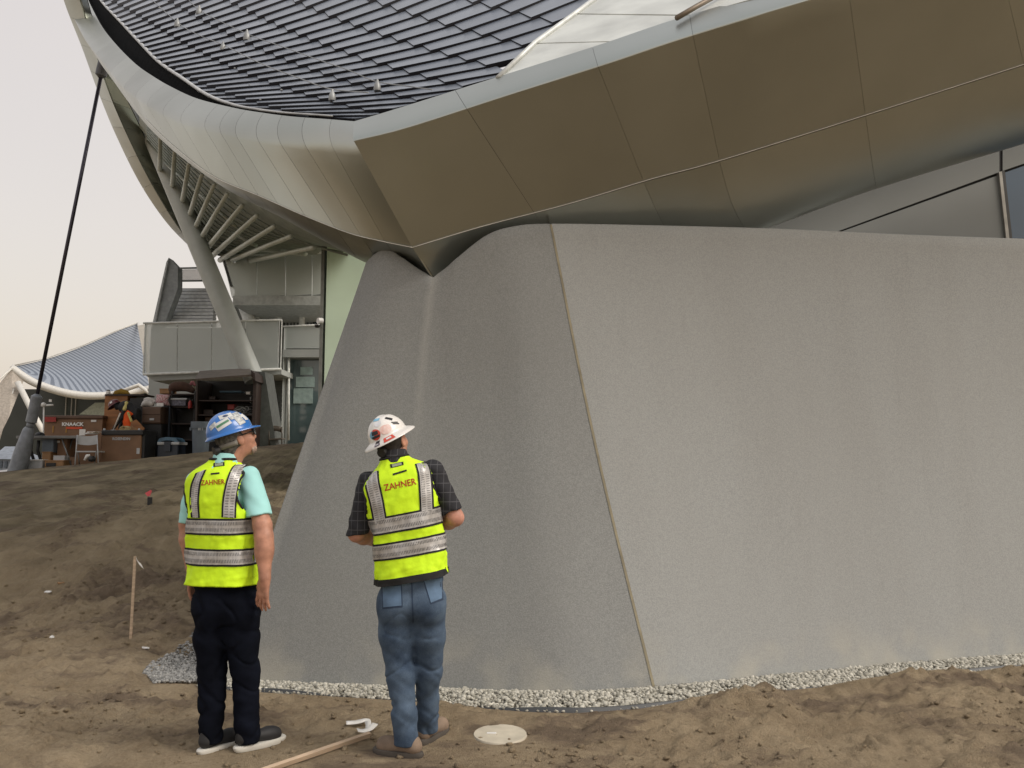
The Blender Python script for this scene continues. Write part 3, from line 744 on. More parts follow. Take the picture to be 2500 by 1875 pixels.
# ---- the roof's far edge, dropping away behind the strut
FO = [(140,-60,17.6),(163,16,18.3),(203,118,19.2),(240,220,20.2),(285,330,21.4),(345,450,22.9),(410,545,24.5),(475,612,26.4)]
FM = [(185,-40,17.2),(205,30,17.8),(235,130,18.6),(270,232,19.4),(312,330,20.6),(366,439,22.0),(425,538,23.6),(480,612,25.6)]
FN = [(200,-40,17.6),(228,60,18.2),(262,150,18.8),(312,250,19.9),(352,335,21.0),(398,440,22.4),(452,545,24.2),(498,612,26.2)]
fo, fm, fn = (np.array([W(*p) for p in L]) for L in (FO, FM, FN))
ss = np.linspace(0, 7, 12)
for a, b in zip(ss[:-1], ss[1:]):
    for A, B in ((fo, fm), (fm, fn)):
        t = np.linspace(a + .002, b - .002, 4); G = np.stack([cr(A, t), (cr(A, t) + cr(B, t)) / 2 + np.array([0, -.03, 0]), cr(B, t)], 1)
        MB().shell(G[::-1], .02).build('far_fascia_panel', M_STEEL, roof, True, auto=40)
G = np.stack([cr(fo, ss), cr(fn, ss)], 1) + np.array([0, .08, .02]); mk('far_carcass', G.reshape(-1, 3), grid_faces(12, 2), M_BLACK, roof)

# ---- ribbed underside with its steelwork
M_DECK = mat('painted_soffit_deck', srgb(142, 148, 138), .6, .2, var=.1)
M_BEAM = mat('painted_steelwork', srgb(190, 195, 186), .5, .2, var=.08)
near = np.array([V(300,235,14.4), V(400,325,11.8), V(500,395,10.3), V(600,462,9.6), V(700,520,9.2), V(800,572,9.0)])
fara = np.array([V(300,330,27), V(385,440,27), V(425,522,27), V(470,552,27), V(530,556,27), V(720,552,27)])
nr = 110; tt = np.linspace(0, 5, nr); A = cr(near, tt); B = cr(fara, tt); G = []
for k in range(26):
    f = k / 25.0; row = A * (1 - f) + B * f; row[:, 2] += .25 * math.sin(f * PI)
    G.append(row)
G = np.array(G)
up = np.zeros((26, nr, 3)); up[..., 2] = np.where((np.arange(26)[:, None] % 2) == 0, .0, .09)
G2 = np.repeat(G, 2, axis=0)
G2 = np.array([G2[k] + np.array([0, 0, .10 * ((k // 2) % 2)]) for k in range(len(G2))])
for k in range(len(G2) - 1):
    if k % 2 == 1: pass
mk('soffit_deck', G2.reshape(-1, 3), grid_faces(*G2.shape[:2]), M_DECK, roof)
def ceil_pt(t, f, dz=-.18):
    p = cr(near, [t])[0] * (1 - f) + cr(fara, [t])[0] * f; p = p.copy(); p[2] += .25 * math.sin(f * PI) + dz; return p
for t0 in (.5, .8, 1.1, 1.4, 1.7, 2.0, 2.35, 2.7, 3.1, 3.5, 4.0):
    A_, B_ = ceil_pt(t0, .05, -.10), ceil_pt(t0, .98, -.16); MB().tube(np.linspace(A_, B_, 4), [.030, .05, .07, .09], 8).build('soffit_beam', M_BEAM, roof, True)
for (t0, f0, t1, f1, r) in [(.6,.45,2.6,.25,.03),(1.2,.75,3.6,.40,.045),(2.0,.9,4.6,.6,.06)]:
    MB().tube(np.linspace(ceil_pt(t0, f0), ceil_pt(t1, f1), 4), r, 8).build('soffit_brace', M_BEAM, roof, True)
for f0 in np.linspace(.12, .95, 15):
    P = np.array([ceil_pt(t, f0, -.04) for t in np.linspace(.2, 4.8, 16)]); MB().tube(P, .012 + .03 * f0, 6).build('purlin', M_DECK, roof, True)
MB().tube([V(455,513,24), V(680,512,24)], .045, 8).build('soffit_pipe', mat('dark_pipe', (.03, .03, .03), .6), roof, True)

# ------------------------------------------------------------------ leaning strut and stay rod
M_PAINT = mat('grey_structural_paint', srgb(176, 181, 178), .45, .0, var=.05, scale=3)
a, b = V(550,822,20.7), V(286,190,21.3)
strut = empty('leaning_steel_strut', a, 'thick grey tubular steel strut leaning left under the roof edge', 'strut')
MB().tube(np.linspace(a, b, 6), .245, 32).build('tube', M_PAINT, strut, True, auto=40)
u_ = (b - a) / np.linalg.norm(b - a)
M_RODD = mat('dark_anodised_rod', (.055, .05, .065), .4, .6)
st = [W(246,188,18.1), W(90,968,18.4)]
stay = empty('stay_rod', W(44,1160,18.5), 'thin dark stay rod with a grey sleeve anchored beside the work tables', 'stay rod')
MB().tube(st, .040, 14).build('rod', M_RODD, stay, True)
MB().tube([W(254,150,18.05), W(249,172,18.08), W(246,184,18.1), W(245,190,18.1)], [.12,.125,.12,.05], 14).build('top_socket', mat('socket_grey', srgb(96, 98, 104), .5, .3), stay, True, auto=40)
M_SLV = mat('grey_sleeve', srgb(128, 133, 140), .5, .2)
MB().tube([W(91,962,18.4), W(90,968,18.4), W(76,1030,18.45), W(75,1033,18.45)], [.05,.115,.115,.08], 18).build('sleeve', M_SLV, stay, True, auto=40)
MB().tube([W(75,1030,18.45), W(72,1046,18.46)], .075, 16).build('neck', M_SLV, stay, True)
MB().tube([W(72,1044,18.46), W(70,1050,18.46), W(56,1100,18.5), W(40,1160,18.5)], [.09,.12,.17,.20], 18).build('anchor_foot', M_SLV, stay, True, auto=40)
# ------------------------------------------------------------------ buildings behind
def text_geo(s, size, bold=0.0):
    cu = bpy.data.curves.new('t', 'FONT'); cu.body = s; cu.size = size; cu.align_x = 'CENTER'; cu.align_y = 'CENTER'; cu.offset = bold; cu.resolution_u = 3
    ob = bpy.data.objects.new('t', cu); COL.objects.link(ob); dg = bpy.context.evaluated_depsgraph_get(); dg.update()
    me = ob.evaluated_get(dg).to_mesh(); v = np.array([p.co[:] for p in me.vertices]); f = [list(p.vertices) for p in me.polygons]
    ob.evaluated_get(dg).to_mesh_clear(); bpy.data.objects.remove(ob); return v, f
def fbox(mb, x0, y0, x1, y1, d, th, bev=0.0):
    """box whose front face spans these photo pixels at depth d, th metres deep"""
    a = W(x0, y1, d); b = W(x1, y0, d); lo = np.minimum(a, b); hi = np.maximum(a, b)
    return mb.box((lo[0], d, lo[2]), (hi[0], d + th, hi[2]), bev=bev)
def pbox(name, r, d, th, m, parent=None, bev=0.0):
    return fbox(MB(), *r, d, th, bev).build(name, m, parent)
def foot(x, y, d): p = W(x, y, d); return p

M_GREEN = mat('pale_green_cladding', srgb(216, 238, 214), .45, var=.04, scale=1.2)
g = empty('green_clad_building', W(840,1000,13.0), 'pale green clad building corner behind the concrete wall', 'building')
pbox('wall', (788,520,1120,1085), 13.0, 6.0, M_GREEN, g)
pbox('edge_post', (781,520,787,1085), 12.98, .3, mat('grey_post', srgb(120, 122, 118), .5), g)

def perforated(name, c, alpha):
    m = bpy.data.materials.new(name); m.use_nodes = True; nt = m.node_tree; b = nt.nodes['Principled BSDF']; out = nt.nodes['Material Output']
    tc = N(nt, 'ShaderNodeTexCoord'); n1 = N(nt, 'ShaderNodeTexNoise', Scale=1.3, Detail=2.0); nt.links.new(tc.outputs['Object'], n1.inputs[0])
    r = N(nt, 'ShaderNodeValToRGB'); r.color_ramp.elements[0].color = (*[x * .9 for x in c], 1); r.color_ramp.elements[1].color = (*c, 1); nt.links.new(n1.outputs[0], r.inputs[0]); nt.links.new(r.outputs[0], b.inputs['Base Color'])
    b.inputs['Roughness'].default_value = .5; b.inputs['Metallic'].default_value = .2
    tr = N(nt, 'ShaderNodeBsdfTransparent'); mx = N(nt, 'ShaderNodeMixShader'); mx.inputs[0].default_value = alpha
    nt.links.new(tr.outputs[0], mx.inputs[1]); nt.links.new(b.outputs[0], mx.inputs[2]); nt.links.new(mx.outputs[0], out.inputs[0]); return m
M_PERF = perforated('perforated_metal', srgb(196, 202, 200), .58)
M_PERF2 = perforated('perforated_metal_dark', srgb(206, 212, 208), .58)
M_POST = mat('pale_grey_post', srgb(212, 215, 212), .5, .0)
M_GREY = mat('grey_render', srgb(164, 168, 166), .7, var=.08, scale=1.0)
M_DGREY = mat('dark_grey_cladding', srgb(112, 117, 114), .6, var=.1)
M_GLASSD = mat('dark_window_glass', srgb(34, 46, 52), .12, 0, var=.3, scale=1.5, spec=.8)

# block with balconies
blk = empty('balcony_block', W(700,1095,27), 'grey building with screened balconies under the roof', 'building')
pbox('wall', (560,575,790,1090), 27.0, 5.0, M_DGREY, blk)
pbox('low_wall', (356,800,560,1100), 27.5, 4.0, M_GREY, blk)
mb = MB()
for k in range(14): fbox(mb, 655 + k * 8.2, 742, 659 + k * 8.2, 800, 26.9, .08)
mb.build('corrugated_cladding', M_GREY, blk)
pbox('dark_window', (764,740,786,795), 26.85, .1, M_GLASSD, blk); pbox('upper_window', (738,566,786,622), 26.85, .1, M_GLASSD, blk)
pbox('window_frame', (722,560,737,640), 26.8, .15, M_GREY, blk)
pbox('window_sign', (752,590,780,608), 26.8, .03, mat('pale_notice', srgb(120, 135, 138), .5), blk)
MB().tube([W(592,735,25.6), W(634,852,25.6)], .19, 18).build('leaning_post', M_POST, blk, True)
MB().tube([W(612,738,25.9), W(655,860,25.9)], .09, 12).build('leaning_post', M_POST, blk, True)
MB().tube([W(671,780,26), W(735,745,26)], .06, 10).build('brace', M_POST, blk, True)
MB().tube([W(737,740,26), W(737,800,26)], .09, 12).build('brace', M_POST, blk, True)
# upper balcony
ub = empty('upper_balcony', W(660,728,24), 'upper balcony with a perforated metal screen', 'balcony')
sx_ = [540, 627, 697, 762, 786]
for a, b in zip(sx_[:-1], sx_[1:]):
    v = [W(a + 1 if a > 540 else 543, 625 - (a - 540) * .03, 24), W(b - 1, 625 - (b - 540) * .03, 24), W(b - 1, 726 - (b - 540) * .035, 24), W(a + 1 if a > 540 else 566, 727 - (a - 540) * .03, 24)]
    v = np.array(v); mb = MB(); mb.add(np.concatenate([v, v + np.array([0, .03, 0])]), [[0,1,2,3],[7,6,5,4],[0,4,5,1],[1,5,6,2],[2,6,7,3],[3,7,4,0]]); mb.build('screen_panel', M_PERF2, ub)
for a in sx_[1:4]: pbox('post', (a - 1.6, 623, a + 1.6, 724), 24.05, .06, M_POST, ub)
mb = MB().tube([W(540,624,23.97), W(787,617,23.97)], .03, 8); mb.build('top_rail', M_POST, ub, True)
pbox('slab', (568,722,787,745), 23.95, 3.0, mat('slab_grey', srgb(170, 174, 172), .6), ub)
v = np.array([W(538,622,24), W(545,622,24), W(569,700,24), W(562,700,24)]); mb = MB(); mb.add(np.concatenate([v, v + np.array([0, 2.0, 0])]), [[0,1,2,3],[7,6,5,4],[0,4,5,1],[1,5,6,2],[2,6,7,3],[3,7,4,0]]); mb.build('end_panel', M_GREY, ub)
# lower balcony
lb = empty('lower_balcony', W(520,915,22), 'lower balcony with a wide perforated metal screen behind the strut', 'balcony')
sx_ = [352, 433, 517, 600, 680]
for a, b in zip(sx_[:-1], sx_[1:]):
    v = np.array([W(a + 1.5, 790 - (a - 352) * .025, 22), W(b - 1.5, 790 - (b - 352) * .025, 22), W(b - 1.5, 912 - (b - 352) * .038, 22), W(a + 1.5, 912 - (a - 352) * .038, 22)])
    mb = MB(); mb.add(np.concatenate([v, v + np.array([0, .03, 0])]), [[0,1,2,3],[7,6,5,4],[0,4,5,1],[1,5,6,2],[2,6,7,3],[3,7,4,0]]); mb.build('screen_panel', M_PERF, lb)
for a in sx_ + [686]: pbox('post', (a - 1.3, 788 - (a - 352) * .025, a + 1.3, 914 - (a - 352) * .038, ), 22.06, .06, M_POST, lb)
MB().tube([W(350,789,21.97), W(687,781,21.97)], .028, 8).build('top_rail', M_POST, lb, True)
MB().tube([W(350,914,21.97), W(687,901,21.97)], .035, 8).build('bottom_rail', M_POST, lb, True)
v = np.array([W(352,914,22.1), W(687,901,22.1), W(687,914,22.1), W(375,930,22.1)]); mb = MB(); mb.add(np.concatenate([v, v + np.array([0, 4.0, 0])]), [[0,1,2,3],[7,6,5,4],[0,4,5,1],[1,5,6,2],[2,6,7,3],[3,7,4,0]]); mb.build('slab', M_GREY, lb)
sb = empty('side_balcony', W(740,850,23), 'small perforated screen balcony above the glass door', 'balcony')
pbox('screen_panel', (693,796,786,850), 23.0, .03, M_PERF, sb); MB().tube([W(692,797,22.97), W(787,793,22.97)], .025, 8).build('top_rail', M_POST, sb, True)
pbox('slab', (690,853,787,872), 22.9, 3.5, M_GREY, sb); pbox('post', (686,800,694,1090), 22.9, .25, M_GREY, sb)
# glass door
dr = empty('glass_door', W(740,1090,23.1), 'tall glass entrance door with a long steel pull handle', 'door')
pbox('frame', (694,872,702,1088), 23.2, .12, M_DGREY, dr); pbox('head', (702,872,787,878), 23.2, .12, M_DGREY, dr)
m = mat('door_glass', srgb(92, 110, 112), .08, .0, var=.35, scale=.9, spec=.9, col2=srgb(48, 60, 64)); pbox('pane', (702,878,787,1088), 23.28, .04, m, dr)
MB().tube([W(705,874,23.0), W(704,1075,23.0)], .035, 10).build('pull_handle', M_POST, dr, True)
for k, (x0, y0, x1, y1) in enumerate([(733,896,763,915),(722,920,768,945),(716,948,764,985)]): pbox('notice', (x0, y0, x1, y1), 23.25, .02, mat('pale_paper', srgb(150, 170, 168), .7), dr)
# security camera on the corner
sc_ = empty('security_camera', W(782,784,12.9), 'small white security camera on the green building corner', 'camera')
MB().tube([W(787,784,12.95), W(776,783,12.9)], .05, 12).build('housing', mat('white_plastic', (.7, .7, .7), .4), sc_, True, auto=40)
MB().lathe([(.0, -.05),(.03,-.045),(.045,-.02),(.048,0)], W(775,793,12.9), 14).build('dome', mat('smoked_dome', (.03,.03,.03), .1), sc_, True)
# outside stair
stair = empty('exterior_stair', W(440,795,25), 'grey outside stair with solid side panels rising behind the lower screen', 'stairs')
def prism(P, d, th, name, m, parent):
    v = np.array([W(x, y, d) for x, y in P]); k = len(P); mb = MB()
    mb.add(np.concatenate([v, v + np.array([0, th, 0])]), [list(range(k)), [k + i for i in range(k)][::-1]] + [[i, (i + 1) % k, k + (i + 1) % k, k + i] for i in range(k)]); return mb.build(name, m, parent)
prism([(412,629),(434,652),(434,704),(402,790),(372,806)], 24.2, .35, 'side_panel', mat('stair_panel', srgb(142, 148, 152), .6), stair)
prism([(406,640),(412,629),(376,800),(368,808)], 24.1, .08, 'handrail', mat('stair_rail', srgb(172, 177, 180), .6), stair)
M_STEP = mat('stair_step', srgb(196, 200, 203), .6)
for k in range(11):
    y = 702 + k * 8.4; x0 = 431 - k * 2.9
    a = W(x0, y + 8.4, 25.6 - k * .12); b = W(520, y, 25.6 - k * .12); MB().box((a[0], a[1], a[2]), (b[0], a[1] + .3, b[2] - .02)).build('step', M_STEP, stair)
MB().tube([W(437,655,25), W(520,653,25)], .03, 8).build('landing_rail', M_DGREY, stair, True); MB().tube([W(437,686,25), W(520,685,25)], .03, 8).build('landing_rail', M_DGREY, stair, True)
MB().tube([W(437,652,25), W(437,703,25)], .03, 8).build('landing_post', M_DGREY, stair, True)
prism([(440,658),(520,656),(520,684),(440,685)], 25.05, .03, 'landing_mesh', perforated('fine_mesh', srgb(200, 192, 184), .5), stair)
# concrete pedestal of the strut
prism([(623,906),(646,908),(676,1100),(623,1100)], 20.38, .75, 'strut_plinth', mat('plinth_grey', srgb(84, 88, 85), .7), None)
tag(bpy.data.objects['strut_plinth'], 'grey wedge plinth at the foot of the leaning strut', 'plinth')
pbox('louvre_panel', (628,905,690,1090), 23.6, .3, mat('louvre_grey', srgb(140, 146, 144), .6), None)
for k in range(16): pbox('slat', (629, 908 + k * 11.2, 689, 916 + k * 11.2), 23.56, .05, mat('slat_grey', srgb(128, 134, 132), .6), bpy.data.objects['louvre_panel'])
tag(bpy.data.objects['louvre_panel'], 'grey louvred panel between the tool container and the glass door', 'panel')

# far pavilion with its own swept roof
fp = empty('far_pavilion', W(200,1120,60), 'distant pavilion with a swept blue-grey tiled roof and white rim', 'building')
D_ = 60
top = np.array([V(28,792,62), V(100,776,63), V(180,748,64), V(250,717,65), V(299,698,66)])
bot = np.array([V(28,793,58), V(80,826,58), V(160,850,58), V(240,852,58.5), V(326,838,60)])
def far_roof_mat():
    m = bpy.data.materials.new('far_tile_rows'); m.use_nodes = True; nt = m.node_tree; b = nt.nodes['Principled BSDF']; tc = N(nt, 'ShaderNodeTexCoord')
    wv = N(nt, 'ShaderNodeTexWave', Scale=1.0); wv.wave_type = 'BANDS'; wv.bands_direction = 'X'
    mp = N(nt, 'ShaderNodeMapping'); mp.inputs['Rotation'].default_value = (0, math.radians(62), 0); mp.inputs['Scale'].default_value = (1.75, 1.75, 1.75); nt.links.new(tc.outputs['Object'], mp.inputs[0]); nt.links.new(mp.outputs[0], wv.inputs[0])
    r = N(nt, 'ShaderNodeValToRGB'); r.color_ramp.elements[0].position = .25; r.color_ramp.elements[1].position = .6
    r.color_ramp.elements[0].color = (*srgb(98, 106, 119), 1); r.color_ramp.elements[1].color = (*srgb(144, 152, 163), 1); nt.links.new(wv.outputs[0], r.inputs[0]); nt.links.new(r.outputs[0], b.inputs['Base Color']); b.inputs['Roughness'].default_value = .4
    return m
n1, n2 = 24, 10; G = []
for f in np.linspace(0, 1, n2):
    row = cr(top, np.linspace(0, 4, n1)) * (1 - f) + cr(bot, np.linspace(0, 4, n1)) * f; row[:, 1] += 1.5 * math.sin(f * PI); row[:, 2] -= .25 * math.sin(f * PI); G.append(row)
mk('tiled_roof', np.array(G).reshape(-1, 3), grid_faces(n2, n1), far_roof_mat(), fp, True)
M_WRIM = mat('white_rim', srgb(206, 204, 198), .5, var=.04)
b2 = cr(bot, np.linspace(0, 4, 30)); G = np.stack([b2 + (0, -.05, .05), b2 + (0, -.20, -.08), b2 + (0, -.1, -.24)], 1); G[:, :, 2] -= np.linspace(0, .15, 30)[:, None] * 0
MB().shell(G, .2).build('rim', M_WRIM, fp, True)
MB().tube([p + np.array([0, -.1, .05]) for p in top], .05, 6).build('ridge_edge', M_WRIM, fp, True)
MB().tube([V(298,698,65.9), V(312,770,62), V(327,842,59.5)], .09, 8).build('side_edge', M_WRIM, fp, True)
prism([(336,795),(352,792),(362,905),(372,950),(366,952)], 58.8, .5, 'gable', M_WRIM, fp)
v = np.array([V(28,793,57.8), V(52,820,57.8), V(20,900,56), V(-30,1000,55), V(-120,1000,55), V(-60,900,56)]); mb = MB(); mb.add(v, [[0,1,2,5],[5,2,3,4]]); mb.build('canvas_soffit', mat('pale_canvas', srgb(168, 160, 150), .8), fp)
MB().tube([V(28,793,57.7), V(0,818,57), V(-60,900,55)], .08, 6).build('canvas_edge', M_WRIM, fp, True)
M_FGL = mat('far_glazing', srgb(62, 68, 64), .3, var=.2, scale=.3); mb = MB(); fbox(mb, -150, 950, 372, 1145, 61, 2.0); mb.build('glazing', M_FGL, fp)
for x in (160, 174, 184): pbox('mullion', (x - 1, 960, x + 1, 1014), 60.9, .1, M_WRIM, fp)
prism([(193,1012),(232,983),(262,983),(262,1014)], 60.6, .2, 'bright_window', mat('far_pane', srgb(170, 178, 165), .4), fp)
MB().tube([V(38,826,57), V(78,905,56.5), V(110,960,56)], .20, 10).build('roof_prop', M_WRIM, fp, True)
MB().tube([V(-5,960,56), V(30,840,57)], .05, 6).build('tie', M_WRIM, fp, True)
# low roof between pavilion and container
lr = empty('low_link_roof', W(420,985,40), 'low pale link roof showing above the stacked tool boxes', 'roof')
v = np.array([V(330,836,42), V(430,812,42), V(470,838,38), V(335,862,38)]); mb = MB(); mb.shell(np.array([[v[0], v[1]], [v[3], v[2]]]), .1); mb.build('sheet', mat('link_sheet', srgb(166, 172, 184), .4, .2), lr)
MB().tube([V(322,842,37.9), V(440,808,41.9)], .10, 8).build('edge', M_WRIM, lr, True)
MB().tube([V(226,858,50), V(300,832,50), V(345,866,50)], .13, 8).build('arched_rim', M_WRIM, lr, True)
pbox('wall', (365,960,520,1100), 42.5, 1.0, M_DGREY, lr)

# cladding and window above the concrete wall, right
M_CLAD = mat('warm_grey_cladding', srgb(112, 115, 113), .5, .1, var=.05, scale=1.0)
cw = empty('clad_upper_wall', W(2200,600,7.9), 'grey metal clad wall with a corner window above the concrete wall', 'wall')
ang = lambda x: 7.55 + (x - 1900) / 1000 * .62
def cpan(P, off, name, m, th=.05):
    v = np.array([W(x, y, ang(x) + off) for x, y in P]); k = len(P); mb = MB()
    mb.add(np.concatenate([v, v + np.array([0, th, 0])]), [list(range(k)), [k + i for i in range(k)][::-1]] + [[i, (i + 1) % k, k + (i + 1) % k, k + i] for i in range(k)]); return mb.build(name, m, cw)
cpan([(1560,560),(2440,250),(2440,420),(1990,585),(1960,640),(1560,640)], 0, 'upper_panel', M_CLAD)
cpan([(2448,250),(2900,120),(2900,262),(2448,417)], 0, 'upper_panel', M_CLAD)
cpan([(2036,572),(2437,428),(2462,640),(2000,640)], .0, 'lower_panel', M_CLAD)
cpan([(1500,640),(1500,560),(2448,230),(2900,100),(2900,640)], .055, 'backing', M_BLACK, .3)
def window_glass():
    m = bpy.data.materials.new('reflecting_window'); m.use_nodes = True; nt = m.node_tree; b = nt.nodes['Principled BSDF']
    b.inputs['Base Color'].default_value = (.05, .085, .13, 1); b.inputs['Roughness'].default_value = .03; b.inputs['Specular IOR Level'].default_value = .6
    return m
cpan([(2454,421),(2900,266),(2900,640),(2474,640)], -.005, 'window_pane', window_glass(), .03)
cpan([(2439,420),(2446,418),(2471,640),(2463,640)], -.03, 'mullion', mat('mullion_grey', srgb(150, 148, 142), .4, .4), .06)
cpan([(2446,418),(2453,416),(2478,640),(2471,640)], -.015, 'mullion', mat('mullion_black', (.02,.02,.02), .4), .05)
cpan([(2440,366),(2447,364),(2447,418),(2440,420)], .01, 'panel_joint', M_BLACK, .02)
# ------------------------------------------------------------------ tool boxes, tables and bits on the plateau
def C5(x, y): return (x / 4.424, 850 + y / 4.424)
def C4(x, y): return (240 + x / 4.608, 880 + y / 4.608)
def ground_at(px, d): x = W(px, 1100, d)[0]; return float(gz(x, d))
def gbox(name, x0, y0, x1, d, th, m, parent, bev=.01, lift=-.04):
    """box standing on the plateau: top edge at photo row y0"""
    a = W(x0, y0, d); b = W(x1, y0, d); z0 = min(ground_at(x0, d), ground_at(x1, d)) + lift
    return MB().box((a[0], d, z0), (b[0], d + th, a[2]), bev=bev).build(name, m, parent)
def decal_text(s, size, px, py, d, m, parent, name='lettering', rot=0, bold=.002, sx=1.0):
    v, f = text_geo(s, size, bold); c = W(px, py, d - .012)
    cs, sn = math.cos(rot), math.sin(rot); x = v[:, 0] * sx; y = v[:, 1]
    P = np.c_[c[0] + x * cs - y * sn, np.full(len(v), c[1]), c[2] + x * sn + y * cs]; return mk(name, P, f, m, parent)
M_BROWN = mat('brown_box_paint', srgb(124, 92, 66), .55, var=.10, scale=3); M_BROWN2 = mat('dark_brown_paint', srgb(92, 68, 52), .55, var=.12, scale=3)
M_BLK = mat('black_paint', (.014, .014, .015), .5); M_WHT = mat('white_paint', (.75, .74, .72), .5, var=.04); M_RED = mat('red_label', srgb(150, 40, 34), .5)
M_ORL = mat('orange_red_label', srgb(214, 78, 38), .5); M_CARD = mat('cardboard', srgb(150, 116, 82), .8, var=.1, scale=6); M_PLY = mat('plywood', srgb(150, 100, 58), .6, var=.2, scale=2, stretch=(1, 1, 6))
M_NAVY = mat('navy_plastic', srgb(34, 44, 58), .4); M_BLUEP = mat('blue_plastic', srgb(72, 104, 126), .4); M_GRYP = mat('grey_plastic', srgb(98, 108, 118), .5, var=.08); M_TBL = mat('grey_table', srgb(120, 120, 118), .5); M_DKW = mat('dark_wood', srgb(48, 34, 28), .6)
M_LGRY = mat('pale_grey_plastic', srgb(176, 178, 180), .45, var=.05); M_STL = mat('dull_steel', srgb(130, 132, 132), .45, .5)

t = empty('job_site_chest', foot(180,1130,20.4), 'brown steel tool chest with white and orange lettering, behind the folding table', 'tool chest')
gbox('body', 107, 1022, 251, 20.4, .75, M_BROWN, t); 
a, b = W(106,1014,20.36), W(252,1014,20.36); MB().box((a[0], 20.36, W(0,1023,20.36)[2]), (b[0], 21.17, a[2]), bev=.02).build('lid', M_BROWN2, t)
pbox('red_tag', (108,1018,137,1030), 20.34, .01, M_RED, t); pbox('label_plate', (222,1025,235,1030), 20.385, .01, M_WHT, t)
decal_text('KNAACK', .115, 177, 1036, 20.38, M_WHT, t, bold=.006, sx=1.12); pbox('orange_strip', (161,1042,201,1047.5), 20.385, .01, M_ORL, t)
for x in (128, 160): pbox('yellow_mark', (x, 1040, x + 3, 1056), 20.387, .008, mat('yellow_mark', srgb(176, 132, 52), .5), t)

t = empty('lettered_tool_box', foot(298,1122,19.2), 'brown tool box with a black lid and white lettering, right of the white chair', 'tool box')
gbox('body', 249, 1061, 345, 19.2, .7, M_BROWN, t); a, b = W(247,1050,19.15), W(349,1050,19.15); MB().box((a[0], 19.15, W(0,1062,19.15)[2]), (b[0], 19.95, a[2]), bev=.015).build('lid', M_BLK, t)
decal_text('ROSENDIN', .085, 296, 1071.5, 19.18, M_LGRY, t, bold=.003, sx=1.0); pbox('sticker', (333,1094,341,1108), 19.185, .01, M_LGRY, t)
gbox('side_frame', 346, 1060, 354, 19.25, .6, M_BLK, t)
for x in (253, 338): MB().tube([W(x, 1049, 19.5), W(x + 4, 1049, 19.5)], .03, 8).build('latch', M_LGRY, t, True)

t = empty('plywood_cabinet', foot(285,1060,20.6), 'upright orange-brown plywood cabinet behind the bending worker', 'cabinet')
gbox('side', 256, 965, 312, 20.6, .5, M_PLY, t); pbox('opening', (314,972,349,1052), 20.62, .45, M_BLK, t); pbox('top_board', (256,962,352,966), 20.55, .6, M_DKW, t)
t = empty('yellow_bag', W(296,964,20.8), 'crumpled ochre bag lying on top of the plywood cabinet', 'bag')
s_ = np.array([W(276,965,20.8), W(283,960,20.8), W(297,956,20.8), W(310,959,20.8), W(317,964,20.8)]); MB().tube(s_ + np.array([0, 0, -.0]), [.02,.07,.08,.06,.02], 10).build('bag_body', mat('ochre_cloth', srgb(140, 112, 40), .9, bump=.5, bscale=14), t, True)
t = empty('white_spray_can', W(263,962,20.7), 'small white can with a black cap on the cabinet corner', 'can')
MB().lathe([(.05,0),(.055,.01),(.055,.09),(.05,.1)], W(264,964,20.7), 12).build('can_body', M_WHT, t, True, auto=40); MB().lathe([(.04,.1),(.04,.13)], W(264,964,20.7), 12).build('cap', M_BLK, t, True, auto=40)

# trestle table with plywood offcuts
t = empty('folding_table', foot(120,1140,18.9), 'grey folding table with crossed legs at the left end of the clutter', 'table')
a, b = W(42,1066,18.9), W(190,1061,18.9); MB().box((a[0], 18.85, a[2] - .045), (b[0], 19.5, a[2] + .02), bev=.01).build('table_top', M_TBL, t)
for x0, x1 in ((44, 82), (80, 50), (150, 176)):
    MB().tube([W(x0, 1068, 18.95), W(x1, 1142, 18.95)], .018, 8).build('leg', M_STL, t, True)
MB().tube([W(178,1068,19.3), W(160,1130,19.3)], .018, 8).build('leg', M_STL, t, True)
t = empty('white_folding_chair', foot(212,1130,18.75), 'white folding chair in front of the folding table', 'chair')
v = np.array([[W(188 + u * 49, 1062 + dv + 3 * math.sin(u * PI), 18.8 + .05 * math.sin(u * PI)) for u in np.linspace(0, 1, 7)] for dv in (0, 12, 22)]); MB().shell(v, .025).build('backrest', M_LGRY, t, True, auto=40)
v = np.array([[W(186 + u * 48, 1104, 18.72) + np.array([0, dy, 0]) for u in np.linspace(0, 1, 3)] for dy in (0, .4)]); MB().shell(v, .03).build('seat', M_LGRY, t)
for x0, x1, d0, d1 in ((189,183,18.8,18.7),(237,240,18.8,18.7)): MB().tube([W(x0, 1062, d0), W(x1, 1136, d1)], .014, 8).build('leg', M_LGRY, t, True)
for x0, x1 in ((190,194),(235,230)): MB().tube([W(x0, 1102, 18.75), W(x1, 1134, 19.1)], .014, 8).build('leg', M_LGRY, t, True)
t = empty('white_board', W(201,1062,18.9), 'small white board standing on the folding table', 'board'); pbox('sheet', (193,1048,208,1063), 18.95, .02, M_WHT, t)
t = empty('paper_stack', W(222,1060,19.0), 'loose papers heaped at the end of the folding table', 'papers')
for k in range(5): MB().box((-.12, -.09, 0), (.12, .09, .012), Matrix.Translation(Vector(W(222 + k * 2, 1060 - k * 1.2, 19.0))) @ Matrix.Rotation(k * .7, 4, 'Z')).build('sheet', M_WHT if k != 3 else M_CARD, t)
t = empty('dark_hat', W(93,1062,19.1), 'dark peaked hat lying on the folding table', 'hat'); MB().lathe([(.11,0),(.10,.04),(.06,.08),(.01,.09)], W(97,1064,19.1), 12).build('crown', M_BLK, t, True); MB().lathe([(.14,0),(.14,.012)], W(92,1064,19.05), 12).build('peak', M_BLK, t, True)

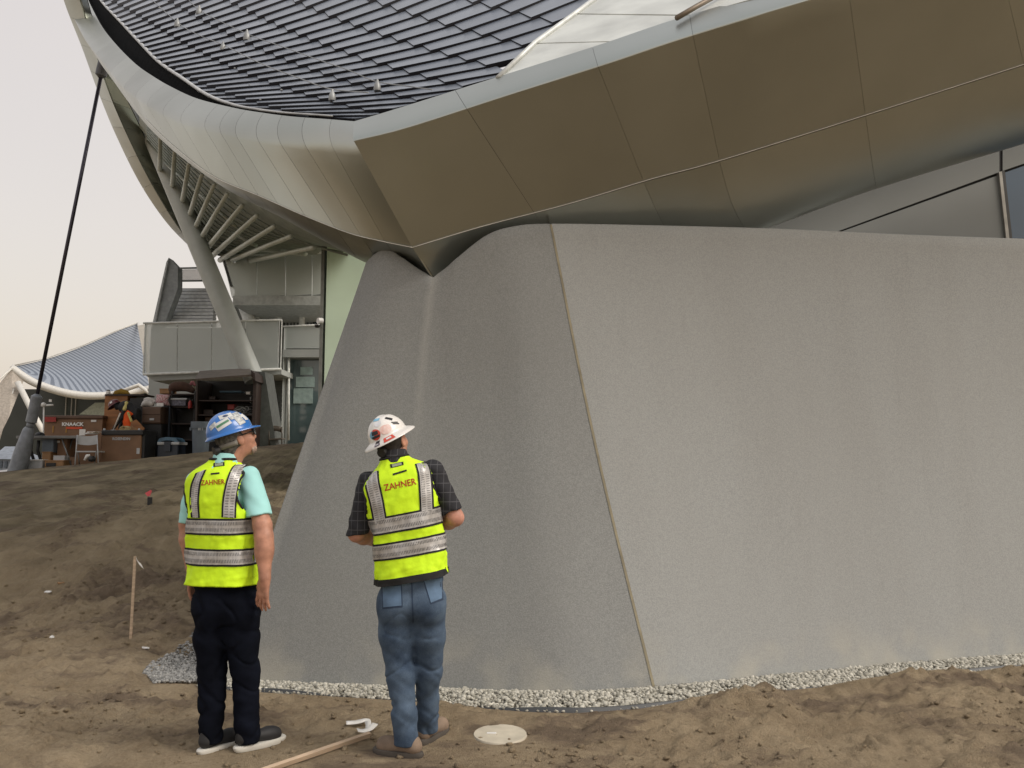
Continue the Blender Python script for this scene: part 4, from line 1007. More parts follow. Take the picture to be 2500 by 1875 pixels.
def crate(name, r, d, th, m, label, cat, lidm=None):
    t = empty(name, foot((r[0] + r[2]) / 2, r[3], d), label, cat); pbox('body', r, d, th, m, t, .012)
    h = (r[3] - r[1]); pbox('flap', (r[0] - .8, r[1] - .6, r[2] + .8, r[1] + h * .12), d - .012, th + .02, lidm or m, t, .008); return t
crate('grey_speaker_case', (101,1073,131,1105), 19.0, .3, M_GRYP, 'blue-grey square case under the folding table', 'case')
crate('cardboard_box', (102,1103,124,1124), 18.95, .35, M_CARD, 'small cardboard box under the grey square case', 'box')
crate('cardboard_carton', (138,1072,164,1115), 19.15, .4, M_BROWN, 'tall brown carton with a white label under the folding table', 'box')
pbox('label', (139,1076,146,1081), 19.13, .01, M_WHT, bpy.data.objects['cardboard_carton'])
t = crate('open_wood_tray', (108,1124,155,1141), 18.7, .35, M_CARD, 'shallow wooden tray with hand holes lying on the soil', 'tray'); pbox('hand_hole', (112,1130,136,1139), 18.68, .01, M_BLK, t); pbox('contents', (130,1112,158,1126), 18.8, .2, M_LGRY, t)
t = crate('white_bin', (53,1122,104,1146), 18.75, .45, M_LGRY, 'low white plastic bin at the foot of the stay rod', 'bin', M_WHT)
for x in (78,95): MB().tube([W(x, 1075, 18.98), W(x - 3, 1100, 18.98), W(x + 4, 1122, 18.98)], .035, 8).build('dark_hose', M_BLK, None, True)
tag(bpy.data.objects['dark_hose'], 'dark hose hanging under the folding table, nearer the stay rod', 'hose'); tag(bpy.data.objects['dark_hose.001'], 'dark hose hanging under the folding table, nearer the square case', 'hose')
t = empty('white_tool', foot(218,1128,18.6), 'white and black power tool on the ground under the white chair', 'tool'); MB().tube([W(206,1124,18.6), W(213,1113,18.62), W(220,1112,18.64)], [.025,.04,.035], 8).build('handle', M_WHT, t, True); MB().lathe([(.0,0),(.07,.02),(.085,.07),(.05,.13),(0,.14)], W(224,1128,18.62), 12).build('motor', M_BLK, t, True)
t = empty('plywood_offcuts', W(325,1050,19.6), 'leaning plywood offcuts on the lettered tool box', 'plywood'); prism([(316,1048),(320,1030),(332,1024),(352,1046),(350,1050)], 19.7, .04, 'offcut', M_PLY, t); prism([(300,1050),(322,1040),(340,1050)], 19.65, .03, 'offcut', M_CARD, t)
t = empty('rope_coil', W(296,1049,19.5), 'pale coil of rope on the lettered tool box', 'rope')
for k in range(4): th = np.linspace(0, 2 * PI, 20); c = W(300 + k * 3.5, 1046, 19.4 + .02 * k); MB().tube(np.c_[c[0] + .07 * np.cos(th), c[1] + .03 * np.sin(th), c[2] + .05 * np.sin(th)], .011, 6, False).build('coil', mat('pale_rope', srgb(176, 160, 120), .9), t, True)
# brown cabinet and black shelving
t = empty('drawer_cabinet', foot(368,1040,20.2), 'brown drawer cabinet with a white label beside the bending worker', 'cabinet')
pbox('body', (346,993,394,1034), 20.2, .5, M_BROWN2, t, .01); pbox('drawer', (348,996,392,1012), 20.18, .03, M_BROWN2, t, .006); pbox('drawer', (348,1014,392,1031), 20.18, .03, M_BROWN2, t, .006); pbox('label', (365,1021,376,1026), 20.16, .01, M_LGRY, t); gbox('stand', 346, 1035, 394, 20.25, .4, M_BLK, t)
t = empty('shelf_rack', foot(440,1110,20.6), 'tall black shelf rack between the drawer cabinet and the open tool container', 'shelf')
for x in (412, 418, 474): gbox('upright', x, 955 if x != 412 else 990, x + 4, 20.6 + (.0 if x != 412 else -.1), .05, M_NAVY if x == 412 else M_BLK, t)
for y in (961, 992, 1033, 1072): pbox('shelf_board', (416,y,476,y + 3), 20.6, .6, M_DKW, t)
pbox('back_panel', (394,962,476,1115), 21.2, .04, M_BLK, t); gbox('dark_side', 394, 992, 412, 20.62, .5, M_BLK, t)
def blob_bag(name, pts, r, d, m, label, cat='bag'):
    t = empty(name, W(pts[0][0], pts[0][1], d), label, cat); P = np.array([W(x, y, d) for x, y in pts]); MB().tube(cr(P, np.linspace(0, len(P) - 1, 12)), np.interp(np.linspace(0, 1, 12), np.linspace(0, 1, len(r)), r), 10).build('bag_body', m, t, True); return t
M_BAG = mat('white_sacking', srgb(196, 192, 188), .85, bump=.6, bscale=18); M_BAGP = mat('printed_sack', srgb(204, 190, 190), .8, scale=34, col2=srgb(150, 70, 80), bump=.4, bscale=20)
blob_bag('white_sack', [(345,992),(356,984),(374,987)], [.02,.09,.06], 20.4, M_BAG, 'lower white sack on the drawer cabinet')
blob_bag('white_sack', [(352,976),(364,976),(382,982)], [.04,.07,.04], 20.5, M_BAG, 'upper white sack on the drawer cabinet, under the printed sack')
t = empty('printed_sack', W(397,990,20.45), 'pink and white printed sack on the drawer cabinet', 'bag'); G = np.array([[W(381 + 31 * u + 1.5 * math.sin(v * 9), 963 + 27 * v, 20.45) + np.array([0, -.07 * math.sin(u * PI) * math.sin(v * PI), 0]) for u in np.linspace(0, 1, 6)] for v in np.linspace(0, 1, 6)]); MB().shell(G, .14).build('bag_body', M_BAGP, t, True); pbox('white_tag', (382,984,399,991), 20.36, .02, M_WHT, t)
t = empty('parts_organiser', W(435,990,20.65), 'clear parts organiser with a white lid on the shelf rack', 'organiser'); pbox('tray', (418,975,454,991), 20.55, .35, mat('plaid_parts', srgb(110, 110, 126), .5, col2=srgb(40, 36, 44), scale=30), t, .01); pbox('lid', (416,972,456,976), 20.53, .4, M_LGRY, t, .008)
t = empty('red_bottle', W(464,997,20.5), 'red plastic bottle on the shelf rack', 'bottle'); MB().lathe([(.045,0),(.05,.02),(.05,.14),(.025,.18),(.02,.2)], W(464,997,20.5), 12).build('body', M_RED, t, True, auto=40); MB().lathe([(.024,.2),(.024,.23)], W(464,997,20.5), 10).build('cap', M_BLK, t, True)
crate('cardboard_carton', (389,949,416,961), 20.8, .4, M_CARD, 'open cardboard carton on the top shelf, left of the brown holdall', 'box')
blob_bag('brown_holdall', [(419,962),(424,946),(450,944),(474,956)], [.05,.13,.13,.06], 20.8, mat('brown_canvas', srgb(74, 52, 42), .9, bump=.5, bscale=12), 'brown canvas holdall on the top shelf of the rack')
blob_bag('pink_rag', [(464,942),(470,934),(477,942)], [.03,.05,.03], 20.9, mat('pink_rag', srgb(150, 96, 100), .9), 'faded pink rag hanging over the holdall', 'rag')
# cool box
t = empty('cool_box', foot(410,1116,19.6), 'navy cool box with a blue lid and white band', 'cool box')
gbox('body', 384, 1082, 436, 19.6, .45, M_NAVY, t, .02); pbox('white_band', (383,1079,438,1086), 19.57, .5, M_LGRY, t, .01); pbox('latch', (400,1078,416,1102), 19.54, .04, M_NAVY, t)
G = np.array([[W(384 + 51 * u, 1078 - 11 * math.sin(min(u, 1) * PI) ** .35, 19.58) + np.array([0, dy, 0]) for u in np.linspace(0, 1, 12)] for dy in (0, .25, .45)]); MB().shell(G[::-1], .08).build('lid', M_BLUEP, t, True, auto=50)
# dustbin
t = empty('grey_dustbin', foot(492,1112,19.3), 'grey plastic dustbin behind the left worker in the blue helmet', 'dustbin')
c = W(492,1030,19.5); z0 = ground_at(492,19.5) - .05; H = c[2] - z0
MB().lathe([(.17,0),(.175,.02),(.205,H * .72),(.21,H * .8)], (c[0], c[1], z0), 24).build('body', M_GRYP, t, True, auto=40); MB().lathe([(.235,H * .8),(.24,H * .82),(.24,H),(.215,H),(.2,H * .85)], (c[0], c[1], z0), 24).build('rim', M_GRYP, t, True, auto=40)
for s in (-1, 1): MB().box((c[0] + s * .23 - .025, c[1] - .07, z0 + H * .74), (c[0] + s * .23 + .025, c[1] + .07, z0 + H * .84), bev=.01).build('handle', M_GRYP, t)
decal_text('811', .085, 490, 1048, 19.265, M_LGRY, t, bold=.002)
# big open tool container
t = empty('open_tool_container', foot(550,1090,20.0), 'large dark tool container with its lid raised, full of tools', 'tool container')
pbox('back', (481,930,620,1100), 20.95, .05, M_BLK, t); gbox('side', 479, 927, 484, 20.0, 1.0, M_DKW, t); gbox('side', 618, 922, 627, 20.0, 1.0, M_DKW, t)
for y in (977, 1012): pbox('shelf_board', (485,y,617,y + 2.4), 20.05, .85, M_DKW, t)
gbox('lower_door', 481, 1030, 620, 20.02, .06, M_BLK, t)
v = np.array([[W(476,930,19.7), W(614,919,19.7)], [W(488,910,20.6), W(610,903,20.6)]]); MB().shell(v, .05).build('raised_lid', mat('lid_grey', srgb(108, 100, 94), .5, .2), t)
prism([(612,903),(622,912),(624,930),(614,920)], 19.75, .8, 'lid_end', M_DKW, t)
for k, (x0, y0, x1, y1, m) in enumerate([(600,957,611,963,M_WHT),(536,955,588,958,M_BLUEP),(510,968,526,976,M_DKW),(555,988,572,1000,M_RED),(496,1000,520,1012,M_DKW),(610,970,613,985,M_LGRY),(500,1018,530,1028,M_BROWN2)]):
    tt_ = empty('stored_case', W((x0 + x1) / 2, y1, 20.3), ['white tag box on the upper container shelf', 'long blue level in the container', 'brown tool roll on the left of the upper container shelf', 'red tool case on the lower container shelf', 'brown carton on the lower left container shelf', 'pale tube standing at the right end of the container', 'brown toolbox at the bottom left of the container'][k], 'case')
    pbox('case_body', (x0, y0, x1, y1), 20.3, .3, m, tt_, .01); pbox('case_lid', (x0 - .4, y0 - .8, x1 + .4, y0 + .4), 20.29, .32, m, tt_, .004)
t = empty('cable_heap', W(597,1010,20.3), 'tangled heap of grey cable on the lower container shelf', 'cable')
for k in range(9): c = W(580 + k * 4.3, 1002 + 4 * math.sin(k * 2.1), 20.2 + .03 * k); th = np.linspace(0, 2 * PI, 18) + k; MB().tube(np.c_[c[0] + (.09 + .02 * math.sin(k)) * np.cos(th), c[1] + .05 * np.sin(th * 1.0 + k), c[2] + .06 * np.sin(th)], .014, 6, False).build('loop', M_LGRY if k % 2 else M_STL, t, True)
# table and folding chair by the door
t = empty('side_table', foot(630,1092,20.6), 'narrow grey table by the glass door, half hidden by the blue helmet', 'table'); a, b = W(606,1043,20.6), W(656,1043,20.6); MB().box((a[0], 20.6, a[2] - .04), (b[0], 21.1, a[2]), bev=.008).build('table_top', M_TBL, t)
for x in (612, 623, 652): MB().tube([W(x, 1045, 20.65), W(x + 1, 1097, 20.65)], .016, 8).build('leg', M_LGRY, t, True)
for k, (x, h, m, lab) in enumerate([(638,7,M_WHT,'white jar on the narrow table'),(646,5,M_RED,'red tin on the narrow table'),(654,9,mat('yellow_plastic', srgb(190, 184, 120), .5),'yellow tub on the narrow table')]):
    q = empty('jar', W(x, 1043, 20.8), lab, 'jar'); z = h / 2000 * 20.8; MB().lathe([(.04,0),(.045,.01),(.045,z * .8),(.035,z)], W(x, 1043, 20.8), 12).build('body', m, q, True, auto=40); MB().lathe([(.04,z),(.04,z + .02)], W(x, 1043, 20.8), 12).build('lid', M_WHT, q, True, auto=40)
t = empty('brown_folding_chair', foot(675,1095,20.4), 'brown folding chair by the glass door', 'chair')
M_BCH = mat('brown_chair', srgb(88, 80, 70), .5, .2); G = np.array([[W(657 + 30 * u, 1043 + dv - 4 * math.sin(u * PI), 20.4) for u in np.linspace(0, 1, 6)] for dv in (0, 7, 13)]); MB().shell(G, .02).build('backrest', M_BCH, t, True)
G = np.array([[W(657, 1074, 20.3) + np.array([0, dy, 0]), W(688, 1072, 20.3) + np.array([0, dy, 0])] for dy in (0, .35)]); MB().shell(G, .03).build('seat', M_BCH, t)
for x in (657, 688): MB().tube([W(x, 1042, 20.4), W(x, 1098, 20.35)], .014, 8).build('leg', M_BCH, t, True)
t = empty('carton_under_table', foot(636,1095,20.7), 'brown carton standing under the narrow table', 'box'); gbox('body', 628, 1052, 648, 20.7, .3, M_BROWN2, t); pbox('label', (633,1086,642,1090), 20.69, .01, M_LGRY, t)
# sign pole and far kiosk at the left
t = empty('site_post', foot(106,1130,20.0), 'thin white post with a crossbar beside the tool chest', 'post'); MB().tube([W(105,1130,20.0), W(107,992,20.0)], .018, 8).build('pole', M_WHT, t, True); MB().tube([W(97,990,20.0), W(130,989,20.0)], .025, 8).build('crossbar', M_WHT, t, True); MB().lathe([(.0,-.06),(.06,-.03),(.06,.03),(0,.06)], W(106,988,19.98), 10).build('lamp', M_WHT, t, True); pbox('tag', (119,975,126,981), 19.98, .01, M_WHT, t)
t = empty('pale_kiosk', foot(30,1140,27), 'small pale blue-grey kiosk at the far left edge', 'kiosk'); M_KI = mat('kiosk_paint', srgb(150, 158, 168), .6); gbox('body', -20, 1122, 44, 27, 2.0, M_KI, t)
v = np.array([W(-24,1120,26.9), W(50,1122,26.9), W(38,1090,28), W(12,1090,28)]); mb = MB(); mb.add(np.concatenate([v, v + np.array([0, 1.6, 0]) * np.array([[1],[1],[0],[0]])]), [[0,1,2,3],[4,5,1,0],[1,5,2],[0,3,4],[4,3,2,5]]); mb.build('roof', mat('kiosk_roof', srgb(164, 172, 182), .5), t)
for x in (2, 14, 26, 36): pbox('pane', (x - 4, 1126, x + 3, 1142), 26.96, .03, M_GRYP, t)
t = empty('white_kerb', foot(20,1150,18.6), 'white timber lying along the crest of the bank at far left', 'timber'); a = W(-30,1158,18.4); b = W(52,1147,18.5); MB().tube([a, b], .05, 4).build('timber_length', M_WHT, t)

# ------------------------------------------------------------------ stakes, ribbon and cover in the soil
M_WOOD = mat('pale_stake_wood', srgb(186, 164, 140), .7, var=.12, scale=5, stretch=(1, 1, 12)); M_RIB = mat('white_ribbon', (.74, .73, .70), .5)
def stick(a, b, w, t_):
    a = np.asarray(a, float); b = np.asarray(b, float); u = (b - a) / np.linalg.norm(b - a); s = np.cross(u, [0, 1, .2]); s /= np.linalg.norm(s); n_ = np.cross(u, s)
    v = [p + s * i * w / 2 + n_ * j * t_ / 2 for p in (a, b) for i, j in ((-1,-1),(1,-1),(1,1),(-1,1))]
    mb = MB(); mb.add(v, [[0,1,2,3],[7,6,5,4],[0,4,5,1],[1,5,6,2],[2,6,7,3],[3,7,4,0]]); return mb
p0 = on_ground(318, 1562, 0); 
for d in np.arange(6.5, 10, .02):
    q = W(318, 1562, d)
    if gz(q[0], d) > q[2]: p0 = q; break
sd = p0[1]
t = empty('survey_stake', p0, 'thin upright survey stake with a white flag on the soil bank', 'stake')
stick(W(318,1580,sd), W(330,1358,sd), .022, .012).build('lath', M_WOOD, t)
G = np.array([[W(332 + 2 * v, 1360 + 4 * v, sd - .01) + np.array([.0, .01 * math.sin(v * 3), 0]) + (W(336 + 13 * u, 1378 + 0 * u, sd) - W(336, 1360, sd)) * u * (1 if v else .9) for u in np.linspace(0, 1, 5)] for v in (0, 1, 2, 3)])
MB().shell(G, .003).build('flag', M_RIB, t, True)
tag(MB().lathe([(.036, 0), (.034, .008), (.024, .008), (.022, -.05)], W(326,1562,sd) + (.0, .0, -.01), 16).build('stake_hole_collar', M_BLK, None, True), 'black collar in the soil at the foot of the upright stake', 'collar')
for d in np.arange(9, 18, .03):
    q = W(364, 1232, d)
    if gz(q[0], d) > q[2]: break
t = empty('marker_flag', q, 'pink marker flag stuck in a black tube up on the soil bank', 'flag'); hh = lambda y: W(364, y, q[1])[2]
MB().tube([W(365,1240,q[1]), W(366,1214,q[1])], .036, 12).build('tube', M_BLK, t, True, auto=40); MB().tube([W(363,1215,q[1]), W(362,1200,q[1])], .006, 6).build('wire', M_STL, t, True)
prism([(354,1204),(368,1196),(370,1199),(366,1210),(360,1212)], q[1] - .01, .01, 'cloth', mat('pink_flag', srgb(230, 96, 104), .6), t)
# stake lying on the ground with white ribbon
la, lb_ = on_ground(545, 1915, .03), on_ground(902, 1786, .045)
gl = lambda p: np.array([p[0], p[1], float(gz(p[0], p[1])) + .022])
t = empty('fallen_stake', gl((la + lb_) / 2), 'pale wooden stake lying on the soil with white ribbon at its tip', 'stake'); A_, B_ = gl(la), gl(lb_); lift = max(0, max(float(gz(*(A_ + (B_ - A_) * u)[:2])) + .018 - (A_ + (B_ - A_) * u)[2] for u in np.linspace(0, 1, 20))); A_[2] += lift; B_[2] += lift
stick(A_, B_, .026, .022).build('shaft', M_WOOD, t)
def ribbon(P, w, name='ribbon'):
    P = np.array(P); P = cr(P, np.linspace(0, len(P) - 1, 20)); tn = np.gradient(P, axis=0); s = np.cross(tn, [0, 0, 1.0]); s /= np.linalg.norm(s, axis=1)[:, None] + 1e-9
    s = s + np.array([0, 0, .35]); G = np.stack([P - s * w / 2, P + s * w / 2], 1); return MB().shell(G, .002).build(name, M_RIB, t, True)
rp = lambda x, y, h: np.array([*on_ground(x, y)[:2], float(gz(*on_ground(x, y)[:2])) + h])
ribbon([rp(899,1789,.03), rp(899,1777,.035), rp(893,1768,.03), rp(868,1770,.03), rp(845,1772,.02)], .034)
ribbon([rp(898,1791,.03), rp(916,1784,.03), rp(905,1793,.03), rp(888,1800,.02), rp(872,1803,.02)], .032)
# round cover
cc = on_ground(1221, 1797, .0); zc = float(gz(cc[0], cc[1]))
t = empty('round_cover', (cc[0], cc[1], zc), 'round pale plastic pipe cover half sunk in the soil, right of the jeans', 'cover')
M_COV = mat('pale_cover', srgb(176, 164, 142), .7, var=.12, scale=9); TI = Matrix.Rotation(.03, 4, 'X')
MB().lathe([(.150,-.06),(.158,-.05),(.160,.022),(.155,.030),(.142,.031)], (cc[0], cc[1], zc - .026), 40, TI).build('rim', mat('cover_rim', srgb(196, 188, 170), .6), t, True, auto=35)
MB().lathe([(.142,.0),(.142,.024),(.07,.026),(.0,.027)], (cc[0], cc[1], zc - .026), 40, TI).build('lid', M_COV, t, True, auto=35)
MB().box((-.028,-.012,0), (.028,.012,.006), Matrix.Translation(Vector((cc[0] - .05, cc[1], zc + .001)))).build('grip', M_WHT, t)
# scraps of litter on the bank
for k, (x, y, lab) in enumerate([(117,1446,'pale scrap of litter on the bank, left of the stake'),(148,1424,'small rusty scrap on the bank above the pale litter'),(128,1556,'pale chip on the soil low on the bank'),(355,1583,'pale chip at the foot of the bank right of the stake')]):
    for d in np.arange(5.5, 14, .02):
        q = W(x, y, d)
        if gz(q[0], d) > q[2]: break
    MB().box((-.03,-.018,-.004), (.03,.018,.012), Matrix.Translation(Vector(q)) @ Matrix.Rotation(k * .9, 4, 'Z') @ Matrix.Rotation(.2, 4, 'X'), bev=.004).build('litter_scrap', M_WHT if k != 1 else M_CARD, None)
for k, o in enumerate([o for o in COL.objects if o.name.startswith('litter_scrap')]): tag(o, ['pale scrap of litter on the bank, left of the upright stake', 'small brown scrap on the bank above the pale litter', 'pale chip on the soil low on the bank', 'pale chip at the foot of the bank right of the stake'][k], 'litter')
# ------------------------------------------------------------------ people
import openvdb
from mathutils.bvhtree import BVHTree
class Sdf:
    """body grown as one smooth surface from tapered limbs"""
    def __init__(s, lo, hi, h):
        s.lo = np.asarray(lo, float); s.h = h; s.n = np.ceil((np.asarray(hi, float) - s.lo) / h).astype(int) + 1
        s.D = np.full(s.n, 1.0)
    def _sub(s, lo, hi, pad):
        a = np.clip(np.floor((lo - pad - s.lo) / s.h).astype(int), 0, s.n); b = np.clip(np.ceil((hi + pad - s.lo) / s.h).astype(int) + 1, 0, s.n)
        sl = tuple(slice(x, y) for x, y in zip(a, b)); g = np.meshgrid(*[s.lo[k] + s.h * np.arange(a[k], b[k]) for k in range(3)], indexing='ij')
        return sl, np.stack(g, -1)
    def _put(s, sl, d, k):
        o = s.D[sl]
        if k <= 0: s.D[sl] = np.minimum(o, d); return
        h = np.clip(.5 + .5 * (o - d) / k, 0, 1); s.D[sl] = o * (1 - h) + d * h - k * h * (1 - h)
    def cap(s, a, b, ra, rb, k=.02, clip=None, flat=None):
        a = np.asarray(a, float); b = np.asarray(b, float); r = max(ra, rb)
        sl, P = s._sub(np.minimum(a, b) - r, np.maximum(a, b) + r, k + 3 * s.h)
        if P.size == 0: return s
        ab = b - a; t = np.clip(((P - a) @ ab) / (ab @ ab + 1e-12), 0, 1); q = P - a - t[..., None] * ab
        if flat is not None:
            ax, f = flat; ax = np.asarray(ax, float) / np.linalg.norm(ax); q = q + (q @ ax)[..., None] * ax * (1 / f - 1)
        d = np.linalg.norm(q, axis=-1) - (ra + (rb - ra) * t)
        if clip is not None: c, nn = clip; d = np.maximum(d, (P - np.asarray(c)) @ (np.asarray(nn) / np.linalg.norm(nn)))
        s._put(sl, d, k); return s
    def ell(s, c, r, R=None, k=.02):
        c = np.asarray(c, float); r = np.asarray(r, float); m = r.max()
        sl, P = s._sub(c - m, c + m, k + 3 * s.h)
        if P.size == 0: return s
        q = P - c
        if R is not None: q = q @ R
        k0 = np.linalg.norm(q / r, axis=-1); k1 = np.linalg.norm(q / (r * r), axis=-1) + 1e-9
        s._put(sl, k0 * (k0 - 1) / k1, k); return s
    def cut(s, c, nn):
        c = np.asarray(c, float); nn = np.asarray(nn, float) / np.linalg.norm(nn); g = np.meshgrid(*[s.lo[k] + s.h * np.arange(s.n[k]) for k in range(3)], indexing='ij'); s.D = np.maximum(s.D, (np.stack(g, -1) - c) @ nn); return s
    def ripple(s, fn):
        g = np.meshgrid(*[s.lo[k] + s.h * np.arange(s.n[k]) for k in range(3)], indexing='ij'); near_ = np.abs(s.D) < 4 * s.h + .02
        s.D[near_] += fn(g[0][near_], g[1][near_], g[2][near_]); return s
    def build(s, name, m, parent):
        g = openvdb.FloatGrid(background=float(3 * s.h)); g.copyFromArray(np.clip(s.D, -3 * s.h, 3 * s.h).astype(np.float32))
        p, q = g.convertToQuads(0.0); p = p * s.h + s.lo
        return mk(name, p, q[:, ::-1].tolist(), m, parent, True)
def rotm(yaw, pitch, roll=0):
    """head frame: x right, y forward, z up; yaw>0 turns to the right, pitch>0 looks up, roll>0 right side up"""
    return np.array(Matrix.Rotation(-yaw, 3, 'Z') @ Matrix.Rotation(pitch, 3, 'X') @ Matrix.Rotation(-roll, 3, 'Y'))
M_SKIN = mat('skin', (.47, .235, .16), .5, var=.14, scale=22, spec=.35); M_SKIN2 = mat('skin_ruddy', (.53, .26, .19), .5, var=.14, scale=22, spec=.35)
M_HAIRG = mat('grey_hair', (.10, .095, .085), .7, var=.4, scale=60); M_HAIRB = mat('dark_hair', (.022, .016, .012), .6, var=.3, scale=60)
M_HIVIS = mat('hi_vis_yellow', (.66, 1.0, .012), .75, var=.03, scale=5, bump=.5, bscale=11, bdist=.012); M_TAPE = mat('reflective_tape', srgb(186, 184, 182), .4, .25, var=.10, scale=24, stretch=(3, 1, 1)); M_BIND = mat('black_binding', (.010, .010, .011), .8)
M_TICK = mat('tape_print', srgb(104, 104, 106), .5, .2)
M_TEAL = mat('pale_teal_shirt', srgb(164, 220, 218), .8, var=.05, scale=7, bump=.35, bscale=16, bdist=.006); M_REDT = mat('red_lettering', srgb(172, 40, 22), .7)
def plaid():
    m = bpy.data.materials.new('dark_plaid_shirt'); m.use_nodes = True; nt = m.node_tree; b = nt.nodes['Principled BSDF']; b.inputs['Roughness'].default_value = .85
    tc = N(nt, 'ShaderNodeTexCoord'); outs = []
    for dr, sc in (('X', 8.5), ('Z', 6.0)):
        w = N(nt, 'ShaderNodeTexWave', Scale=sc); w.bands_direction = dr; nt.links.new(tc.outputs['Object'], w.inputs[0]); r = N(nt, 'ShaderNodeValToRGB'); r.color_ramp.elements[0].position = .975; r.color_ramp.elements[1].position = .997; nt.links.new(w.outputs[0], r.inputs[0]); outs.append(r.outputs[0])
    ad = N(nt, 'ShaderNodeMath', operation='MAXIMUM'); nt.links.new(outs[0], ad.inputs[0]); nt.links.new(outs[1], ad.inputs[1])
    mx = nt.nodes.new('ShaderNodeMix'); mx.data_type = 'RGBA'; nt.links.new(ad.outputs[0], mx.inputs[0]); mx.inputs[6].default_value = (.014, .014, .018, 1); mx.inputs[7].default_value = (.07, .07, .078, 1); nt.links.new(mx.outputs[2], b.inputs['Base Color']); return m
def denim():
    m = bpy.data.materials.new('faded_denim'); m.use_nodes = True; nt = m.node_tree; b = nt.nodes['Principled BSDF']; b.inputs['Roughness'].default_value = .85; b.inputs['Specular IOR Level'].default_value = .2
    tc = N(nt, 'ShaderNodeTexCoord'); n1 = N(nt, 'ShaderNodeTexNoise', Scale=5.0, Detail=5.0, Roughness=.6); nt.links.new(tc.outputs['Object'], n1.inputs[0]); n2 = N(nt, 'ShaderNodeTexNoise', Scale=220.0, Detail=2.0); nt.links.new(tc.outputs['Object'], n2.inputs[0])
    r = N(nt, 'ShaderNodeValToRGB'); r.color_ramp.elements[0].position = .32; r.color_ramp.elements[1].position = .68; r.color_ramp.elements[0].color = (.036, .058, .098, 1); r.color_ramp.elements[1].color = (.110, .158, .225, 1); nt.links.new(n1.outputs[0], r.inputs[0])
    mx = nt.nodes.new('ShaderNodeMix'); mx.data_type = 'RGBA'; mx.blend_type = 'OVERLAY'; mx.inputs[0].default_value = .35; nt.links.new(r.outputs[0], mx.inputs[6]); nt.links.new(n2.outputs[0], mx.inputs[7]); nt.links.new(mx.outputs[2], b.inputs['Base Color']); return m
M_PLAID, M_DENIM = plaid(), denim(); M_DENIMP = mat('denim_pocket', (.10, .165, .26), .85, var=.15, scale=12); M_DENIMD = mat('denim_seam', (.025, .045, .085), .85); M_TROUS = mat('black_trousers', (.0055, .007, .013), .9, var=.3, scale=6, spec=.08)

def make_vest(name, rings, D, yaw, parent, seed, bands, hem_black=0):
    """rings: (row, column, half width px, half depth m, roll, dy) in the photo's 2212-wide pixels"""
    py = np.array([r[0] for r in rings], float); o_ = np.argsort(py); R = np.array(rings, float)[o_]; py = R[:, 0]
    Cw = np.array([V(r[1], r[0], D + r[5]) for r in R]); s = 1.1302 * D / F
    def ring(h):
        f = lambda a: np.interp(h, py, a)
        k = np.clip(np.searchsorted(py, h) - 1, 0, len(py) - 2); t = (h - py[k]) / (py[k + 1] - py[k])
        idx_ = k + t; c = cr(Cw, [np.clip(idx_, 0, len(py) - 1)])[0]; q = cr(R[:, 2:5], [np.clip(idx_, 0, len(py) - 1)])[0]
        return c, q[0] * s, q[1], q[2]
    ex_ = np.array([math.cos(yaw), -math.sin(yaw), 0]); ey_ = np.array([math.sin(yaw), math.cos(yaw), 0])
    def T(th, h, off=0.0):
        c, a, b, roll = ring(h); u = ex_ * math.cos(roll) + np.array([0, 0, math.sin(roll)])
        ct, st_ = np.cos(th), np.sin(th); n = 2.5; rr = (np.abs(ct) ** n + np.abs(st_) ** n) ** (-1 / n)
        wob = .010 * fbm(th * 2.2 + seed, np.full_like(th, h * .035), 3, seed) + .005 * np.sin(th * 5 + h * .05) + .010 * fbm(th * 5 + h * .02, np.full_like(th, h * .03 + seed), 3, seed + 3) + .007 * np.maximum(0, vnoise(th * 3 + h * .06, np.full_like(th, h * .10), seed + 5)) * (h > 1140)
        rr = rr * (1 + wob / .16)
        return c + (rr * ct * (a + off))[:, None] * u + (rr * st_ * (b + off))[:, None] * ey_
    return T, py, ring
def loft(T, hs, ths, off=0.0): return np.array([T(ths, h, off) for h in hs])
def patch(name, bvh, poly_fn, nu, nv, off, m, parent, origin):
    """thin cloth patch laid on the garment: poly_fn(u,v) gives the aim point"""
    v = []
    for i in range(nu):
        for j in range(nv):
            aim = np.asarray(poly_fn(i / (nu - 1), j / (nv - 1)), float); d = aim - origin; d /= np.linalg.norm(d)
            hit = bvh.ray_cast(Vector(origin), Vector(d)); p = np.array(hit[0]) if hit[0] else aim
            v.append(p - d * off)
    return mk(name, np.array(v), grid_faces(nu, nv), m, parent, True)
def bvh_of(objs):
    vs, fs = [], []
    for o in objs:
        b = len(vs); vs += [v.co[:] for v in o.data.vertices]; fs += [[b + i for i in p.vertices] for p in o.data.polygons]
    return BVHTree.FromPolygons(vs, fs)
EYEP = np.array([0, 0, EYE])

